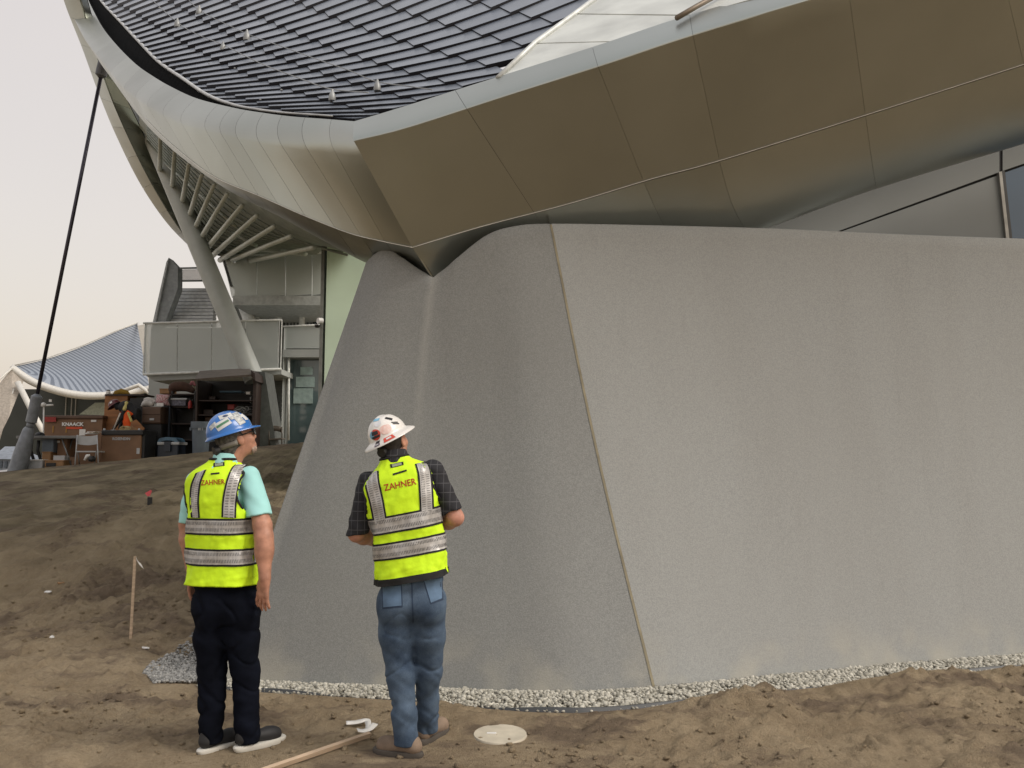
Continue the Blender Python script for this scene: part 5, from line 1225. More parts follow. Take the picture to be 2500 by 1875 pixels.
def helmet(head_c, R, parent, m, full_brim, sc=1.0):
    """hard hat in the head frame"""
    rx, ry, rz = .122 * sc, .148 * sc, .128 * sc; nth = 56; prof = []; th = np.linspace(0, 2 * PI, nth, endpoint=False)
    rows = []
    for e in np.linspace(PI / 2 * .995, .0, 16):
        x = rx * math.cos(e) * np.cos(th); y = ry * math.cos(e) * np.sin(th); z = rz * math.sin(e) * np.ones(nth)
        ridge = .007 * np.exp(-((x) / .020) ** 2) + .004 * np.exp(-((np.abs(x) - .045) / .012) ** 2); k = sstep(.1, .8, math.sin(e)); z = z + ridge * k
        rows.append(np.c_[x, y, z])
    if full_brim:
        bw = np.full(nth, .052 * sc); dz = -.020
    else:
        bw = .013 + .034 * np.clip(np.sin(th), 0, 1) ** 1.5; dz = -.012
    for f, zz in ((.12, -.006), (.5, dz * .7), (1.0, dz * 1.35), (1.03, dz * 1.5 - .004), (.5, dz - .008), (.02, -.014)):
        x = (rx + bw * f) * np.cos(th); y = (ry + bw * f) * np.sin(th); rows.append(np.c_[x, y, np.full(nth, zz)])
    G = np.array(rows) @ R.T + head_c
    o = mk('helmet_shell', G.reshape(-1, 3), grid_faces(len(rows), nth, True) + [list(range(nth))], m, parent, True, auto=50)
    def on(az, el, du=0, dv=0, off=.0018):      # point on the dome
        e = el + dv / rz; a = az + du / (rx * max(.25, math.cos(e)))
        p = np.array([rx * math.cos(e) * math.cos(a), ry * math.cos(e) * math.sin(a), rz * math.sin(e)]); n_ = p / np.array([rx * rx, ry * ry, rz * rz]); n_ /= np.linalg.norm(n_)
        x = p[0]; p = p + np.array([0, 0, .007 * math.exp(-(x / .020) ** 2) + .004 * math.exp(-((abs(x) - .045) / .012) ** 2)]) * float(sstep(.1, .8, math.sin(e)))
        return (p + n_ * off) @ R.T + head_c
    def sticker(az, el, w, h_, mm, shape='rect', rot=0, off=.0018):
        n_ = 9; cs, sn = math.cos(rot), math.sin(rot)
        if shape == 'rect':
            v = [on(az, el, (u * cs - q * sn), (u * sn + q * cs), off) for u in np.linspace(-w / 2, w / 2, n_) for q in np.linspace(-h_ / 2, h_ / 2, n_)]; return mk('sticker', v, grid_faces(n_, n_), mm, o, True)
        v = [on(az, el, 0, 0, off)] + [on(az, el, w / 2 * r_ * math.cos(t), h_ / 2 * r_ * math.sin(t), off) for r_ in (.5, 1) for t in np.linspace(0, 2 * PI, 20, endpoint=False)]
        f = [[0, 1 + k, 1 + (k + 1) % 20] for k in range(20)] + [[1 + k, 21 + k, 21 + (k + 1) % 20, 1 + (k + 1) % 20] for k in range(20)]; return mk('sticker', v, f, mm, o, True)
    return o, on, sticker
def head_sdf(S, c, R, k=.018):
    L = lambda x, y, z: c + R @ np.array([x, y, z])
    S.ell(L(0,-.012,.03), (.076,.098,.098), R, k); S.ell(L(0,.028,-.015), (.066,.072,.085), R, k); S.ell(L(0,.036,-.066), (.052,.058,.046), R, k); S.ell(L(0,.070,-.092), (.026,.024,.022), R, .02)
    S.cap(L(0,.092,.014), L(0,.108,-.022), .009, .0115, .012); S.ell(L(0,.100,-.026), (.015,.011,.009), R, .008)
    S.cap(L(-.032,.086,.030), L(.032,.086,.030), .012, .012, .012); S.ell(L(0,.088,-.060), (.026,.014,.009), R, .008); S.ell(L(0,.086,-.074), (.023,.014,.008), R, .006)
    for s in (-1, 1): S.ell(L(s * .077,-.004,-.012), (.010,.022,.034), R, .006); S.ell(L(s * .034,.078,.008), (.014,.012,.010), R, .008); S.ell(L(s * .04,.066,-.03), (.022,.022,.022), R, .015)
def hand(S, wrist, palm_dir, side_dir, curl_dir, sc=1.0, bend=.4, spread=.12):
    w = np.asarray(wrist, float); p = np.asarray(palm_dir, float); p /= np.linalg.norm(p); s = np.asarray(side_dir, float); s = s - p * (s @ p); s /= np.linalg.norm(s); c = np.asarray(curl_dir, float); c = c - p * (c @ p) - s * (c @ s); c /= np.linalg.norm(c)
    kn = w + p * .085 * sc
    S.cap(w, w + p * .03 * sc, .028 * sc, .030 * sc, .02, flat=(c, .75))
    for u in (-1, -.33, .33, 1): S.cap(w + p * .02 * sc + s * u * .018 * sc, kn + s * u * .031 * sc, .017 * sc, .0135 * sc, .014, flat=(c, .85))
    for u, L in ((-1, .064), (-.33, .080), (.33, .086), (1, .074)):
        a = kn + s * u * .031 * sc; d1 = p + s * u * spread + c * bend * .4; d1 /= np.linalg.norm(d1); b = a + d1 * L * .5 * sc; d2 = p + s * u * spread * .6 + c * bend * 1.2; d2 /= np.linalg.norm(d2); e = b + d2 * L * .32 * sc; d3 = p + c * bend * 2; d3 /= np.linalg.norm(d3); f = e + d3 * L * .25 * sc
        S.cap(a, b, .0112 * sc, .0098 * sc, .006); S.cap(b, e, .0098 * sc, .0088 * sc, .004); S.cap(e, f, .0088 * sc, .0075 * sc, .004)
    a = w + p * .03 * sc + s * .026 * sc; b = a + (p * .6 + s * .55 + c * .3) * .045 * sc; e = b + (p * .85 + s * .2 + c * .35) * .034 * sc; S.cap(a, b, .017 * sc, .0125 * sc, .014); S.cap(b, e, .0125 * sc, .0095 * sc, .006)
def vest_thing(person, D, yaw, rings, seed, bands, hem, arm_l, arm_r, straps, text, tag_px, slot_px, black_hem=None):
    T, py, ring = make_vest('vest', rings, D, yaw, person, seed, bands)
    top, bot = py[0], hem
    hs = np.linspace(top, bot, 90); ths = np.linspace(0, 2 * PI, 128, endpoint=False); G = loft(T, hs, ths)
    inn_ = np.array([T(ths, bot - 3, -.012)]); G = np.concatenate([G, inn_])
    fc = grid_faces(len(hs) + 1, 128, True)
    # armholes: an oval cut in each flank
    def hole(th, h, side):
        hc, hh, tw, thc = side; dth = (th - thc + PI) % (2 * PI) - PI; return (dth / tw) ** 2 + ((h - hc) / hh) ** 2 < 1
    keep = []
    HH = np.r_[hs, bot - 3]
    for f in fc:
        i = min(q // 128 for q in f); th = ths[f[0] % 128]; h = HH[min(i, len(HH) - 1)]
        if h < bot - 4 and (hole(th, h, arm_l) or hole(th, h, arm_r)): continue
        keep.append(f)
    vest = mk('vest', G.reshape(-1, 3), keep, M_HIVIS, person, True)
    for side in (arm_l, arm_r):
        hc, hh, tw, thc = side; q = np.linspace(0, 2 * PI, 40); P = np.array([T(np.array([thc + tw * math.cos(a)]), hc + hh * math.sin(a), .001)[0] for a in q]); MB().tube(P, .0065, 8, False).build('arm_binding', M_BIND, vest, True)
    P = np.array([T(np.array([a]), top, .0)[0] for a in np.linspace(0, 2 * PI, 40)]); MB().tube(P, .008, 8, False).build('neck_binding', M_BIND, vest, True)
    for h0, h1 in bands:
        for a, b, off, m, nm in ((h0, h1, .0030, M_BIND, 'band_edge'), (h0 + 4.2, h1 - 4.2, .0050, M_TAPE, 'reflective_band')):
            g = loft(T, np.linspace(a, b, 6), np.r_[ths, 2 * PI], off); mk(nm, g.reshape(-1, 3), grid_faces(6, 129), m, vest, True)
        mb = MB()
        for k in range(66):
            a = PI + .15 + k * (PI - .3) / 66
            for r0, r1 in ((h0 + 7, h0 + 14), (h1 - 15, h1 - 8)):
                mb.add(np.concatenate([T(np.array([a, a + .016]), r0, .0058), T(np.array([a + .012, a + .028]), r1, .0058)]), [[0, 1, 3, 2]])
        mb.build('band_print', M_TICK, vest)
    if black_hem:
        g = loft(T, np.linspace(*black_hem, 5), np.r_[ths, 2 * PI], .003); mk('hem_band', g.reshape(-1, 3), grid_faces(5, 129), M_BIND, vest, True)
    bv = bvh_of([vest])
    for st in straps:      # each strap: list of (left px, right px, row)
        st = np.array(st, float)
        def fn(u, v, g=0.0, st=st):
            r = cr(st, [u * (len(st) - 1)])[0]; x = (r[0] + g) * (1 - v) + (r[1] - g) * v; y = r[2] + (r[3] - r[2]) * v; return V(x, y, D)
        patch('strap_edge', bv, lambda u, v: fn(u, v), 24, 5, .0035, M_BIND, vest, EYEP); patch('reflective_strap', bv, lambda u, v: fn(u, v, 4.0), 24, 5, .0060, M_TAPE, vest, EYEP)
        mb = MB(); n_ = 26
        for k in range(n_):
            for v0, v1 in ((.20, .44), (.56, .80)):
                vs = []
                for u, v in ((k / n_, v0), (k / n_, v1), ((k + .25) / n_, v1), ((k + .25) / n_, v0)):
                    aim = fn(u, v); d = aim - EYEP; d /= np.linalg.norm(d); hit = bv.ray_cast(Vector(EYEP), Vector(d)); vs.append((np.array(hit[0]) if hit[0] else aim) - d * .0072)
                mb.add(vs, [[0, 1, 2, 3]])
        mb.build('strap_print', M_TICK, vest)
    v, f = text_geo('ZAHNER', 1.0, .012); v = v - (v.max(0) + v.min(0)) / 2; tx, ty, tw_, thh, rot = text; kx = tw_ / (v[:, 0].max() - v[:, 0].min()); ky = thh / (v[:, 1].max() - v[:, 1].min()); cs, sn = math.cos(rot), math.sin(rot); out = []
    for p in v:
        x = p[0] * kx; y = p[1] * ky; aim = V(tx + x * cs - y * sn * 1, ty - (x * sn + y * cs), D); d = aim - EYEP; d /= np.linalg.norm(d); hit = bv.ray_cast(Vector(EYEP), Vector(d)); out.append((np.array(hit[0]) if hit[0] else aim) - d * .003)
    mk('lettering', np.array(out), f, M_REDT, vest)
    def quad(name, P, m, off):
        P = np.array(P, float); patch(name, bv, lambda u, v: V(*((P[0] * (1 - v) + P[1] * v) * (1 - u) + (P[3] * (1 - v) + P[2] * v) * u), D), 4, 6, off, m, vest, EYEP)
    quad('brand_tag', tag_px, M_BIND, .003); c_ = np.mean(tag_px, 0); quad('tag_print', [c_ + (np.array(p) - c_) * .72 for p in tag_px], mat('tag_grey', srgb(150, 160, 140), .6), .0045)
    quad('slot', slot_px, M_BIND if not isinstance(slot_px, tuple) else M_BIND, .003)
    return vest, T
def shoe(person, heel, direction, L, m_up, m_sole, boot, gzf):
    _d = np.array(direction) / np.hypot(*direction); gzf = max(float(gz(*(heel[:2] + _d * a))) for a in np.linspace(0, L, 7)) - .004
    d = np.array([*direction, 0.0]); d /= np.linalg.norm(d); s = np.array([d[1], -d[0], 0]); h = np.array([*heel[:2], gzf]); P = lambda a, b, c: h + d * a + s * b + np.array([0, 0, c])
    S = Sdf(np.minimum(P(-.05,0,0), P(L + .05,0,0)) - .12, np.maximum(P(-.05,0,0), P(L + .05,0,0)) + .25, .006)
    if boot:
        S.cap(P(.045,0,.055), P(.050,0,.075), .038, .036, .03); S.cap(P(.05,0,.05), P(L - .07,.004,.044), .037, .038, .03); S.cap(P(L - .10,.004,.045), P(L - .055,.004,.042), .042, .042, .03)
    else:
        S.cap(P(.045,0,.055), P(.05,0,.095), .036, .038, .03); S.cap(P(.05,0,.055), P(L - .08,.004,.042), .034, .037, .03); S.cap(P(L - .10,.003,.043), P(L - .055,.004,.036), .038, .034, .03)
    S.cut(P(0,0,.018), (0,0,-1)); sh = S.build('boot' if boot else 'shoe', m_up, person)
    n_ = 36; th = np.linspace(0, 2 * PI, n_, endpoint=False); a = L / 2 + .004; row = lambda k, z: np.array([P(L / 2 + a * k * math.copysign(abs(math.cos(t)) ** .8, math.cos(t)), (.054 - .010 * sstep(.2, -.6, math.cos(t))) * k * math.copysign(abs(math.sin(t)) ** .75, math.sin(t)), z) for t in th])
    thk = .018 if not boot else .026
    G = np.concatenate([row(.95, -.012), row(1, -.004), row(1.03, thk * .6), row(1.0, thk), row(.9, thk + .002)]); mk('sole', G, grid_faces(5, n_, True) + [list(range(n_))[::-1], [4 * n_ + k for k in range(n_)]], m_sole, sh, True, auto=40)
    return sh

# ---------------- left man: blue helmet, looking up to the right
p1 = on_ground(498 * VS, 1622 * VS); D1 = p1[1]; z1 = float(gz(p1[0], D1)); s1 = 1.1302 * D1 / F
man = empty('person', (p1[0], p1[1], z1), 'person in blue helmet, black trousers and yellow hi-vis vest, looking up to the right', 'person')
J = lambda x, y, dy=0.0: V(x, y, D1 + dy)
RH = rotm(math.radians(52), math.radians(20), math.radians(4)); hc = J(510, 948, .02)
lo, hi = np.array([J(395, 1000, .35)[0], D1 - .35, 0]), np.array([J(625, 1000, -.35)[0], D1 + .35, 0]); lo[2] = z1 + .0; hi[2] = z1 + 1.98
S = Sdf(lo, hi, .0065); head_sdf(S, hc, RH)
S.cap(J(488,1030,.01), hc + RH @ np.array([0,-.03,-.07]), .058, .056, .03)
for y, x, w in ((1068,479,.13),(1110,479,.13),(1160,480,.12),(1210,481,.12),(1250,483,.13)): S.ell(J(x, y), (w, .085, .10), None, .05)
S.cap(J(545,1045,-.01), J(567,1135,-.09), .046, .051, .02); S.cap(J(567,1135,-.09), J(570,1160,-.11), .051, .050, .02); S.cap(J(570,1160,-.11), J(572,1248,-.14), .050, .033, .02); S.ell(J(571,1188,-.12), (.054,.050,.085), None, .02)
hand(S, J(572,1250,-.14), (J(564,1310,-.13) - J(572,1250,-.14)), (-.75,.45,.0), (-.3,.5,0), 1.05, .30, .25)
S.cap(J(420,1055,.08), J(404,1130,.10), .044, .044, .03); S.cap(J(404,1130,.10), J(404,1165,.09), .044, .042, .02); S.cap(J(404,1165,.09), J(416,1240,.06), .043, .03, .02); hand(S, J(416,1240,.06), J(420,1300,.1) - J(416,1240,.06), (.3,.7,0), (.6,.2,0), 1.0, .4, .1)
S.cap(J(455,1280), J(460,1450,.0), .07, .05, .03); S.cap(J(460,1450), J(456,1595,.0), .05, .035, .02); S.cap(J(510,1280), J(530,1450), .07, .05, .03); S.cap(J(530,1450), J(534,1600,.0), .05, .035, .02)
S.build('body', M_SKIN, man)
# shirt
S = Sdf((J(385, 1000, .3)[0], D1 - .3, z1 + .95), (J(615, 1000, -.3)[0], D1 + .3, z1 + 1.75), .0065)
for y, x, w in ((1030,478,.135),(1075,478,.155),(1120,479,.155),(1180,480,.15),(1235,481,.15)): S.ell(J(x, y), (w, .108, .10), None, .05)
e_ = J(564,1113,-.07); S.cap(J(538,1032,.0), J(570,1150,-.10), .066, .070, .03, clip=(e_, J(567,1150,-.01) - J(555,1030,.02)))
e_ = J(404,1130,.10); S.cap(J(424,1040,.07), J(402,1160,.1), .062, .056, .03, clip=(e_, (-.05,0,-1)))
S.ripple(lambda x, y, z: .010 * vnoise(x * 16 + z * 22, z * 13 - y * 14, 5)); S.build('shirt', M_TEAL, man)
# collar
cN = J(489, 992, .0); Rc = rotm(math.radians(14), math.radians(-6), 0); MB().lathe([(.078,-.03),(.074,.010),(.069,.028),(.064,.028),(.066,-.02)], (0, 0, 0), 28, Matrix.Translation(Vector(cN)) @ Matrix(Rc.tolist()).to_4x4() @ Matrix.Diagonal((1, 1.05, 1, 1))).build('collar', M_TEAL, man, True, auto=50)
rings1 = [(1262,483,79,.150,0,0),(1230,481,75,.142,0,0),(1190,480,73,.138,0,0),(1150,480,72,.14,0,0),(1110,479,73,.142,0,0),(1075,478,75,.142,0,0),(1045,478,74,.135,.0,0),(1025,478,64,.120,0,0),(1010,480,48,.098,0,0),(1000,483,35,.082,0,0),(992,486,29,.074,0,0)]
vest_thing(man, D1, math.radians(14), rings1, 3, [(1117,1152),(1181,1217)], 1260, (1078,34,.62,PI), (1066,46,.72,0), [[(412,432,1118,1119),(409,430,1085,1083),(411,434,1050,1044),(422,446,1022,1014)],[(478,510,1117,1119),(480,512,1080,1080),(488,520,1040,1038),(499,532,1012,1008),(508,536,1003,1003)]],
           (459.5, 1041.5, 52, 11.0, math.radians(3)), [(461,1000),(485,998),(485,1006),(461,1008.5)], [(455,1022),(474,1020),(474,1023.5),(455,1025.5)])
# trousers
S = Sdf((J(395, 1400, .25)[0], D1 - .25, z1 + .02), (J(600, 1400, -.25)[0], D1 + .25, z1 + 1.04), .0065)
S.ell(J(487,1255), (.180,.135,.10), None, .05); S.ell(J(488,1300), (.183,.140,.11), None, .05); S.ell(J(455,1318,-.05), (.085,.085,.10), None, .05); S.ell(J(520,1318,-.05), (.085,.085,.10), None, .05)
S.cap(J(458,1300), J(458,1380), .105, .098, .04); S.cap(J(458,1380), J(459,1455), .096, .078, .03); S.cap(J(459,1455), J(456,1560), .078, .069, .03); S.cap(J(456,1560), J(457,1640), .069, .068, .02)
S.cap(J(520,1300), J(522,1380), .108, .096, .04); S.cap(J(522,1380), J(530,1455), .095, .075, .03); S.cap(J(530,1455), J(534,1560), .075, .068, .03); S.cap(J(534,1560), J(537,1650), .068, .068, .02)
S.ripple(lambda x, y, z: .008 * np.exp(-(vnoise(x * 5 - z * 5 + y * 3, z * 9 + x * 8, 85) / .07) ** 2) + .008 * fbm(x * 9 + z * 5, z * 15 + y * 8, 2, 9) + .008 * vnoise(x * 20, z * 34, 4) * (1 - sstep(.15, .5, z - z1))); S.cut((0, 0, z1 + .035), (0, 0, -1)); S.build('trousers', M_TROUS, man)
M_SHOE = mat('black_shoe', (.02, .02, .022), .6, var=.1); M_SOLEW = mat('white_sole', (.66, .64, .58), .6, var=.06); M_BOOT = mat('tan_boot', srgb(132, 114, 98), .8, var=.14, scale=12, bump=.3, bscale=40); M_SOLEG = mat('grey_sole', srgb(82, 76, 70), .8)
ax = J(457,1640); h1 = ax - np.array([.573,.819,0]) * .085; shoe(man, h1, (.56,.80), .29, M_SHOE, M_SOLEW, False, float(gz(h1[0], h1[1])) + .005)
ax = J(537,1650); h2 = ax - np.array([.707,.707,0]) * .085; shoe(man, h2, (.70,.70), .30, M_SHOE, M_SOLEW, False, float(gz(h2[0], h2[1])) + .005)
# hair, beard, glasses
S = Sdf(hc - .2, hc + .2, .005); L1 = lambda x, y, z: hc + RH @ np.array([x, y, z]); S.ell(L1(0,-.022,.02), (.082,.094,.098), RH, .01); S.ell(L1(0,-.06,-.045), (.062,.045,.055), RH, .02); S.cut(L1(0,.028,-.0), RH @ np.array([0,.9,.30])); S.cut(L1(0,0,.07), RH @ np.array([0,0,1.])); S.build('hair', M_HAIRG, man)
S = Sdf(hc - .2, hc + .2, .005); S.ell(L1(0,.044,-.084), (.050,.054,.036), RH, .01); S.cut(L1(0,.050,0), RH @ np.array([0,-1.,0])); S.cut(L1(0,0,-.062), RH @ np.array([0,-.2,1.])); S.build('beard', mat('grey_beard', (.36, .26, .21), .8, var=.25, scale=60), man)
g_ = MB(); g_.tube([L1(.082,-.01,.012), L1(.080,.05,.014), L1(.066,.094,.012)], .0035, 6); g_.build('glasses_arm', M_BLK, man, True)
G = np.array([[L1(.066 - .125 * u, .094 + .022 * math.sin(u * PI), .024 - .034 * v) for u in np.linspace(0, 1, 9)] for v in np.linspace(0, 1, 4)]); MB().shell(G, .003).build('glasses_lens', mat('clear_lens', (.10, .11, .14), .1, spec=.8), man, True)
for s in (-1, 1): MB().lathe([(0,-.011),(.008,-.007),(.011,0),(.008,.007),(0,.011)], L1(s * .034,.085,.008), 10).build('eye', mat('eye_white', (.5,.47,.43), .3), man, True)
hat_c = hc + RH @ np.array([0,-.022,.052]); RHh = rotm(math.radians(50), math.radians(17), math.radians(8))
hat, on, stick_ = helmet(hat_c, RHh, man, mat('blue_helmet', (.025, .15, .48), .22, var=.06, scale=6, coat=.3), False, .90)
STW = mat('white_sticker', (.62,.63,.63), .5); STG = mat('green_sticker', srgb(78, 128, 98), .5); STR = mat('red_sticker', srgb(206, 74, 56), .5); STK = mat('black_sticker', (.015,.015,.018), .5); STB = mat('pale_blue_sticker', srgb(120, 172, 200), .5); STP = mat('patchy_sticker', srgb(210, 212, 208), .5, scale=60, col2=srgb(110, 116, 122))
stick_(-.50, .42, .075, .050, STW, rot=.35); stick_(-.50, .42, .066, .014, STG, rot=.35, off=.0032); stick_(.30, .72, .070, .050, STP); stick_(-.25, .86, .062, .034, STW, rot=.1); stick_(-.25, .86, .026, .020, mat('dark_blue_dot', srgb(70, 80, 110), .5), 'disc', off=.0032)
stick_(.35, .36, .042, .052, STP, rot=.2); stick_(-1.02, .46, .042, .030, STP, rot=.5); stick_(.78, .50, .030, .046, STW)
# knob and band at the nape
MB().lathe([(.0,-.016),(.03,-.016),(.034,0),(.03,.016),(0,.016)], (0,0,0), 16, Matrix.Translation(Vector(L1(0,-.128,-.030))) @ Matrix(RH.tolist()).to_4x4() @ Matrix.Rotation(PI / 2, 4, 'X')).build('ratchet_knob', M_BLK, hat, True, auto=40)
th = np.linspace(-2.9, -.24, 20); MB().shell(np.array([[L1(.090 * math.cos(a), .118 * math.sin(a), z) for a in th] for z in (-.006, -.034)]), .004).build('head_band', mat('grey_band', srgb(120, 116, 108), .6), hat, True)

# ---------------- right man: white helmet, jeans
p2 = on_ground(888 * VS, 1630 * VS); D2 = p2[1]; z2 = float(gz(p2[0], D2))
man2 = empty('person', (p2[0], p2[1], z2), 'person in white stickered helmet, blue jeans and yellow hi-vis vest, seen from behind', 'person')
K = lambda x, y, dy=0.0: V(x, y, D2 + dy)
RK2 = rotm(math.radians(22), math.radians(16), math.radians(8)); kc = K(846, 953, .04)
lo, hi = np.array([K(735, 1000, .5)[0], D2 - .3, 0]), np.array([K(1030, 1000, -.3)[0], D2 + .5, 0]); lo[2] = z2; hi[2] = z2 + 1.98
S = Sdf(lo, hi, .0065); head_sdf(S, kc, RK2)
S.cap(K(855,1032,.01), kc + RK2 @ np.array([0,-.03,-.07]), .060, .058, .03)
for y, x, w in ((1068,866,.13),(1110,873,.13),(1160,880,.12),(1210,887,.12),(1240,889,.13)): S.ell(K(x, y), (w, .085, .10), None, .05)
for Sh, El, Wr in ((K(792,1050,.02), K(771,1152,.02), K(818,1172,.27)), (K(940,1020,.02), K(983,1118,.03), K(938,1142,.28))):
    S.cap(Sh * .8 + El * .2, El, .044, .047, .03); S.cap(El, Wr, .050, .030, .02); S.ell(El * .7 + Wr * .3, (.052,.055,.05), None, .02)
    dr_ = K(880,1140,.36) - Wr; hand(S, Wr, dr_, (0,.3,1.), (0,-.2,-.6), 1.0, .5, .08)
S.cap(K(855,1290), K(864,1450,.02), .07, .05, .03); S.cap(K(864,1450,.02), K(876,1590,.0), .05, .036, .02); S.cap(K(922,1290), K(926,1450,.08), .07, .05, .03); S.cap(K(926,1450,.08), K(924,1560,.16), .05, .036, .02)
S.build('body', M_SKIN2, man2)
S = Sdf((K(735, 1000, .35)[0], D2 - .3, z2 + .95), (K(1030, 1000, -.3)[0], D2 + .35, z2 + 1.75), .0065)
for y, x, w in ((1030,861,.14),(1075,868,.165),(1120,875,.155),(1180,884,.15),(1235,888,.15)): S.ell(K(x, y), (w, .108, .10), None, .05)
S.cap(K(797,1042,.02), K(768,1175,.01), .066, .062, .03, clip=(K(776,1156,0), (.05,0,-1))); S.cap(K(934,1016,.02), K(992,1140,.02), .064, .060, .03, clip=(K(975,1106,.0), (.42,0,-1)))
S.ripple(lambda x, y, z: .010 * vnoise(x * 16 + z * 20, z * 14 - y * 14, 15)); S.build('shirt', M_PLAID, man2)
cN = K(852, 988, .0); Rc = rotm(0, math.radians(-8), math.radians(10)); MB().lathe([(.082,-.04),(.078,.012),(.073,.034),(.068,.034),(.068,-.03)], (0, 0, 0), 28, Matrix.Translation(Vector(cN)) @ Matrix(Rc.tolist()).to_4x4()).build('collar', M_PLAID, man2, True, auto=50)
r_ = math.radians
rings2 = [(1252,889,77,.148,r_(9),0),(1215,888,75,.142,r_(9),0),(1180,884,74,.138,r_(9),0),(1140,880,74,.14,r_(10),0),(1100,874,77,.142,r_(11),0),(1070,868,82,.142,r_(13),0),(1042,864,82,.132,r_(14),0),(1020,860,70,.116,r_(14),0),(1006,857,50,.096,r_(13),0),(996,854,36,.082,r_(12),0),(988,852,30,.075,r_(10),0)]
vest_thing(man2, D2, math.radians(-2), rings2, 8, [(1106,1143),(1161,1198)], 1250, (1060,38,.60,PI), (1058,40,.62,0), [[(806,836,1130,1122),(798,829,1090,1082),(788,820,1050,1040),(789,818,1026,1016)],[(907,938,1106,1102),(905,936,1065,1060),(902,932,1025,1018),(896,924,1002,996)]],
           (864, 1046.5, 71, 14.0, math.radians(12)), [(842,1003),(871,997),(872,1004),(844,1011)], [(848,1023),(878,1014),(879,1017.5),(849,1027)], black_hem=(1237,1251.5))
S = Sdf((K(790, 1400, .4)[0], D2 - .25, z2 + .02), (K(985, 1400, -.25)[0], D2 + .4, z2 + 1.06), .0065)
S.ell(K(889,1250), (.180,.135,.09), None, .05); S.ell(K(888,1300), (.182,.140,.11), None, .05); S.ell(K(855,1315,-.055), (.088,.085,.10), None, .045); S.ell(K(925,1310,-.055), (.088,.085,.10), None, .045)
S.cap(K(855,1300), K(857,1370), .102, .094, .04); S.cap(K(857,1370), K(865,1455,.0), .094, .076, .04); S.cap(K(865,1455,.0), K(874,1540,-.02), .076, .070, .04); S.cap(K(874,1540,-.02), K(879,1650,-.02), .070, .069, .03)
S.cap(K(924,1300), K(927,1370,.02), .100, .090, .04); S.cap(K(927,1370,.02), K(926,1450,.08), .090, .076, .04); S.cap(K(926,1450,.08), K(922,1540,.16), .076, .067, .04); S.cap(K(922,1540,.16), K(925,1615,.22), .067, .066, .03)
S.ripple(lambda x, y, z: .008 * np.exp(-(vnoise(x * 5 + z * 6 + y * 3, z * 10 - x * 9, 81) / .07) ** 2) * (.35 + .65 * (1 - sstep(.3, .8, z - z2))) + .006 * fbm(x * 7 + z * 6, z * 9 - x * 7, 2, 19) + .010 * np.maximum(0, vnoise(x * 9 + z * 12, z * 22 + x * 16 + y * 9, 14)) * (1 - sstep(.45, .85, z - z2)) + .007 * np.abs(vnoise(x * 13 + y * 5, z * 17 - x * 10, 24)) * (1 - sstep(.1, .35, z - z2))); S.cut((0, 0, z2 + .06), (0, 0, -1))
jeans = S.build('jeans', M_DENIM, man2); bj = bvh_of([jeans])
def jq(name, P, m, off=.003, n=8):
    P = np.array(P, float); patch(name, bj, lambda u, v: K(*((P[0] * (1 - v) + P[1] * v) * (1 - u) + (P[3] * (1 - v) + P[2] * v) * u)), n, n, off, m, jeans, EYEP)
jq('back_pocket', [(824,1265),(868,1262),(870,1312),(826,1316)], M_DENIMD, .0016); jq('back_pocket', [(913,1250),(956,1246),(958,1296),(930,1306)], M_DENIMD, .0016); jq('back_pocket', [(826,1268),(866,1265),(867.5,1308),(828,1312)], M_DENIMP, .0035); jq('back_pocket', [(916,1253),(954,1249),(955,1292),(931,1302)], M_DENIMP, .0035)
jq('centre_seam', [(888,1252),(890.5,1252),(894,1345),(891,1345)], M_DENIMD, .0025, 12)
ax = K(879,1650,-.02); h1 = ax - np.array([-.944,.33,0]) * .09; shoe(man2, h1, (-.86,.30), .29, M_BOOT, M_SOLEG, True, float(gz(h1[0], h1[1])) + .004)
ax = K(925,1615,.22); h2 = ax - np.array([.423,.906,0]) * .10; shoe(man2, h2, (.42,.90), .30, M_BOOT, M_SOLEG, True, float(gz(h2[0], h2[1])) + .004)
L2 = lambda x, y, z: kc + RK2 @ np.array([x, y, z])
S = Sdf(kc - .2, kc + .2, .005); S.ell(L2(0,-.022,.02), (.081,.094,.098), RK2, .01); S.ell(L2(0,-.058,-.045), (.060,.046,.055), RK2, .02); S.cut(L2(0,.026,-.0), RK2 @ np.array([0,.9,.30])); S.cut(L2(0,0,.07), RK2 @ np.array([0,0,1.])); S.build('hair', M_HAIRB, man2)
for s in (-1, 1): MB().lathe([(0,-.011),(.008,-.007),(.011,0),(.008,.007),(0,.011)], L2(s * .034,.085,.008), 10).build('eye', mat('eye_white', (.5,.47,.43), .3), man2, True)
hat_c = K(837, 938, .03); RKh = rotm(math.radians(22), math.radians(20), math.radians(20))
hat, on, stick_ = helmet(hat_c, RKh, man2, mat('white_helmet', (.74, .72, .69), .28, var=.04, scale=6, coat=.2), True, .87)
B_ = -PI / 2 + .38     # azimuth of the side turned to us
stick_(B_ - .28, .30, .060, .060, STR, 'disc'); stick_(B_ - .30, .38, .040, .020, STK, off=.0032); stick_(B_ - .30, .20, .052, .012, STK, off=.0032); stick_(B_ - .52, .34, .034, .040, STB, 'disc', off=.0028)
stick_(B_ + .35, .34, .066, .054, mat('pale_pink_sticker', srgb(222, 206, 200), .5, scale=40, col2=srgb(206, 160, 150)), 'disc'); stick_(B_ + .02, .80, .040, .036, mat('grey_ring_sticker', srgb(206, 206, 210), .5), 'disc'); stick_(B_ - .1, 1.12, .036, .022, STB)
stick_(B_ + .95, .80, .018, .040, STK, rot=.5); stick_(B_ + 1.02, .44, .040, .007, STK, rot=-.5); stick_(B_ + 1.02, .34, .040, .007, STK, rot=-.5)
rx, ry = .122 * .87, .148 * .87; bw = .052 * .87
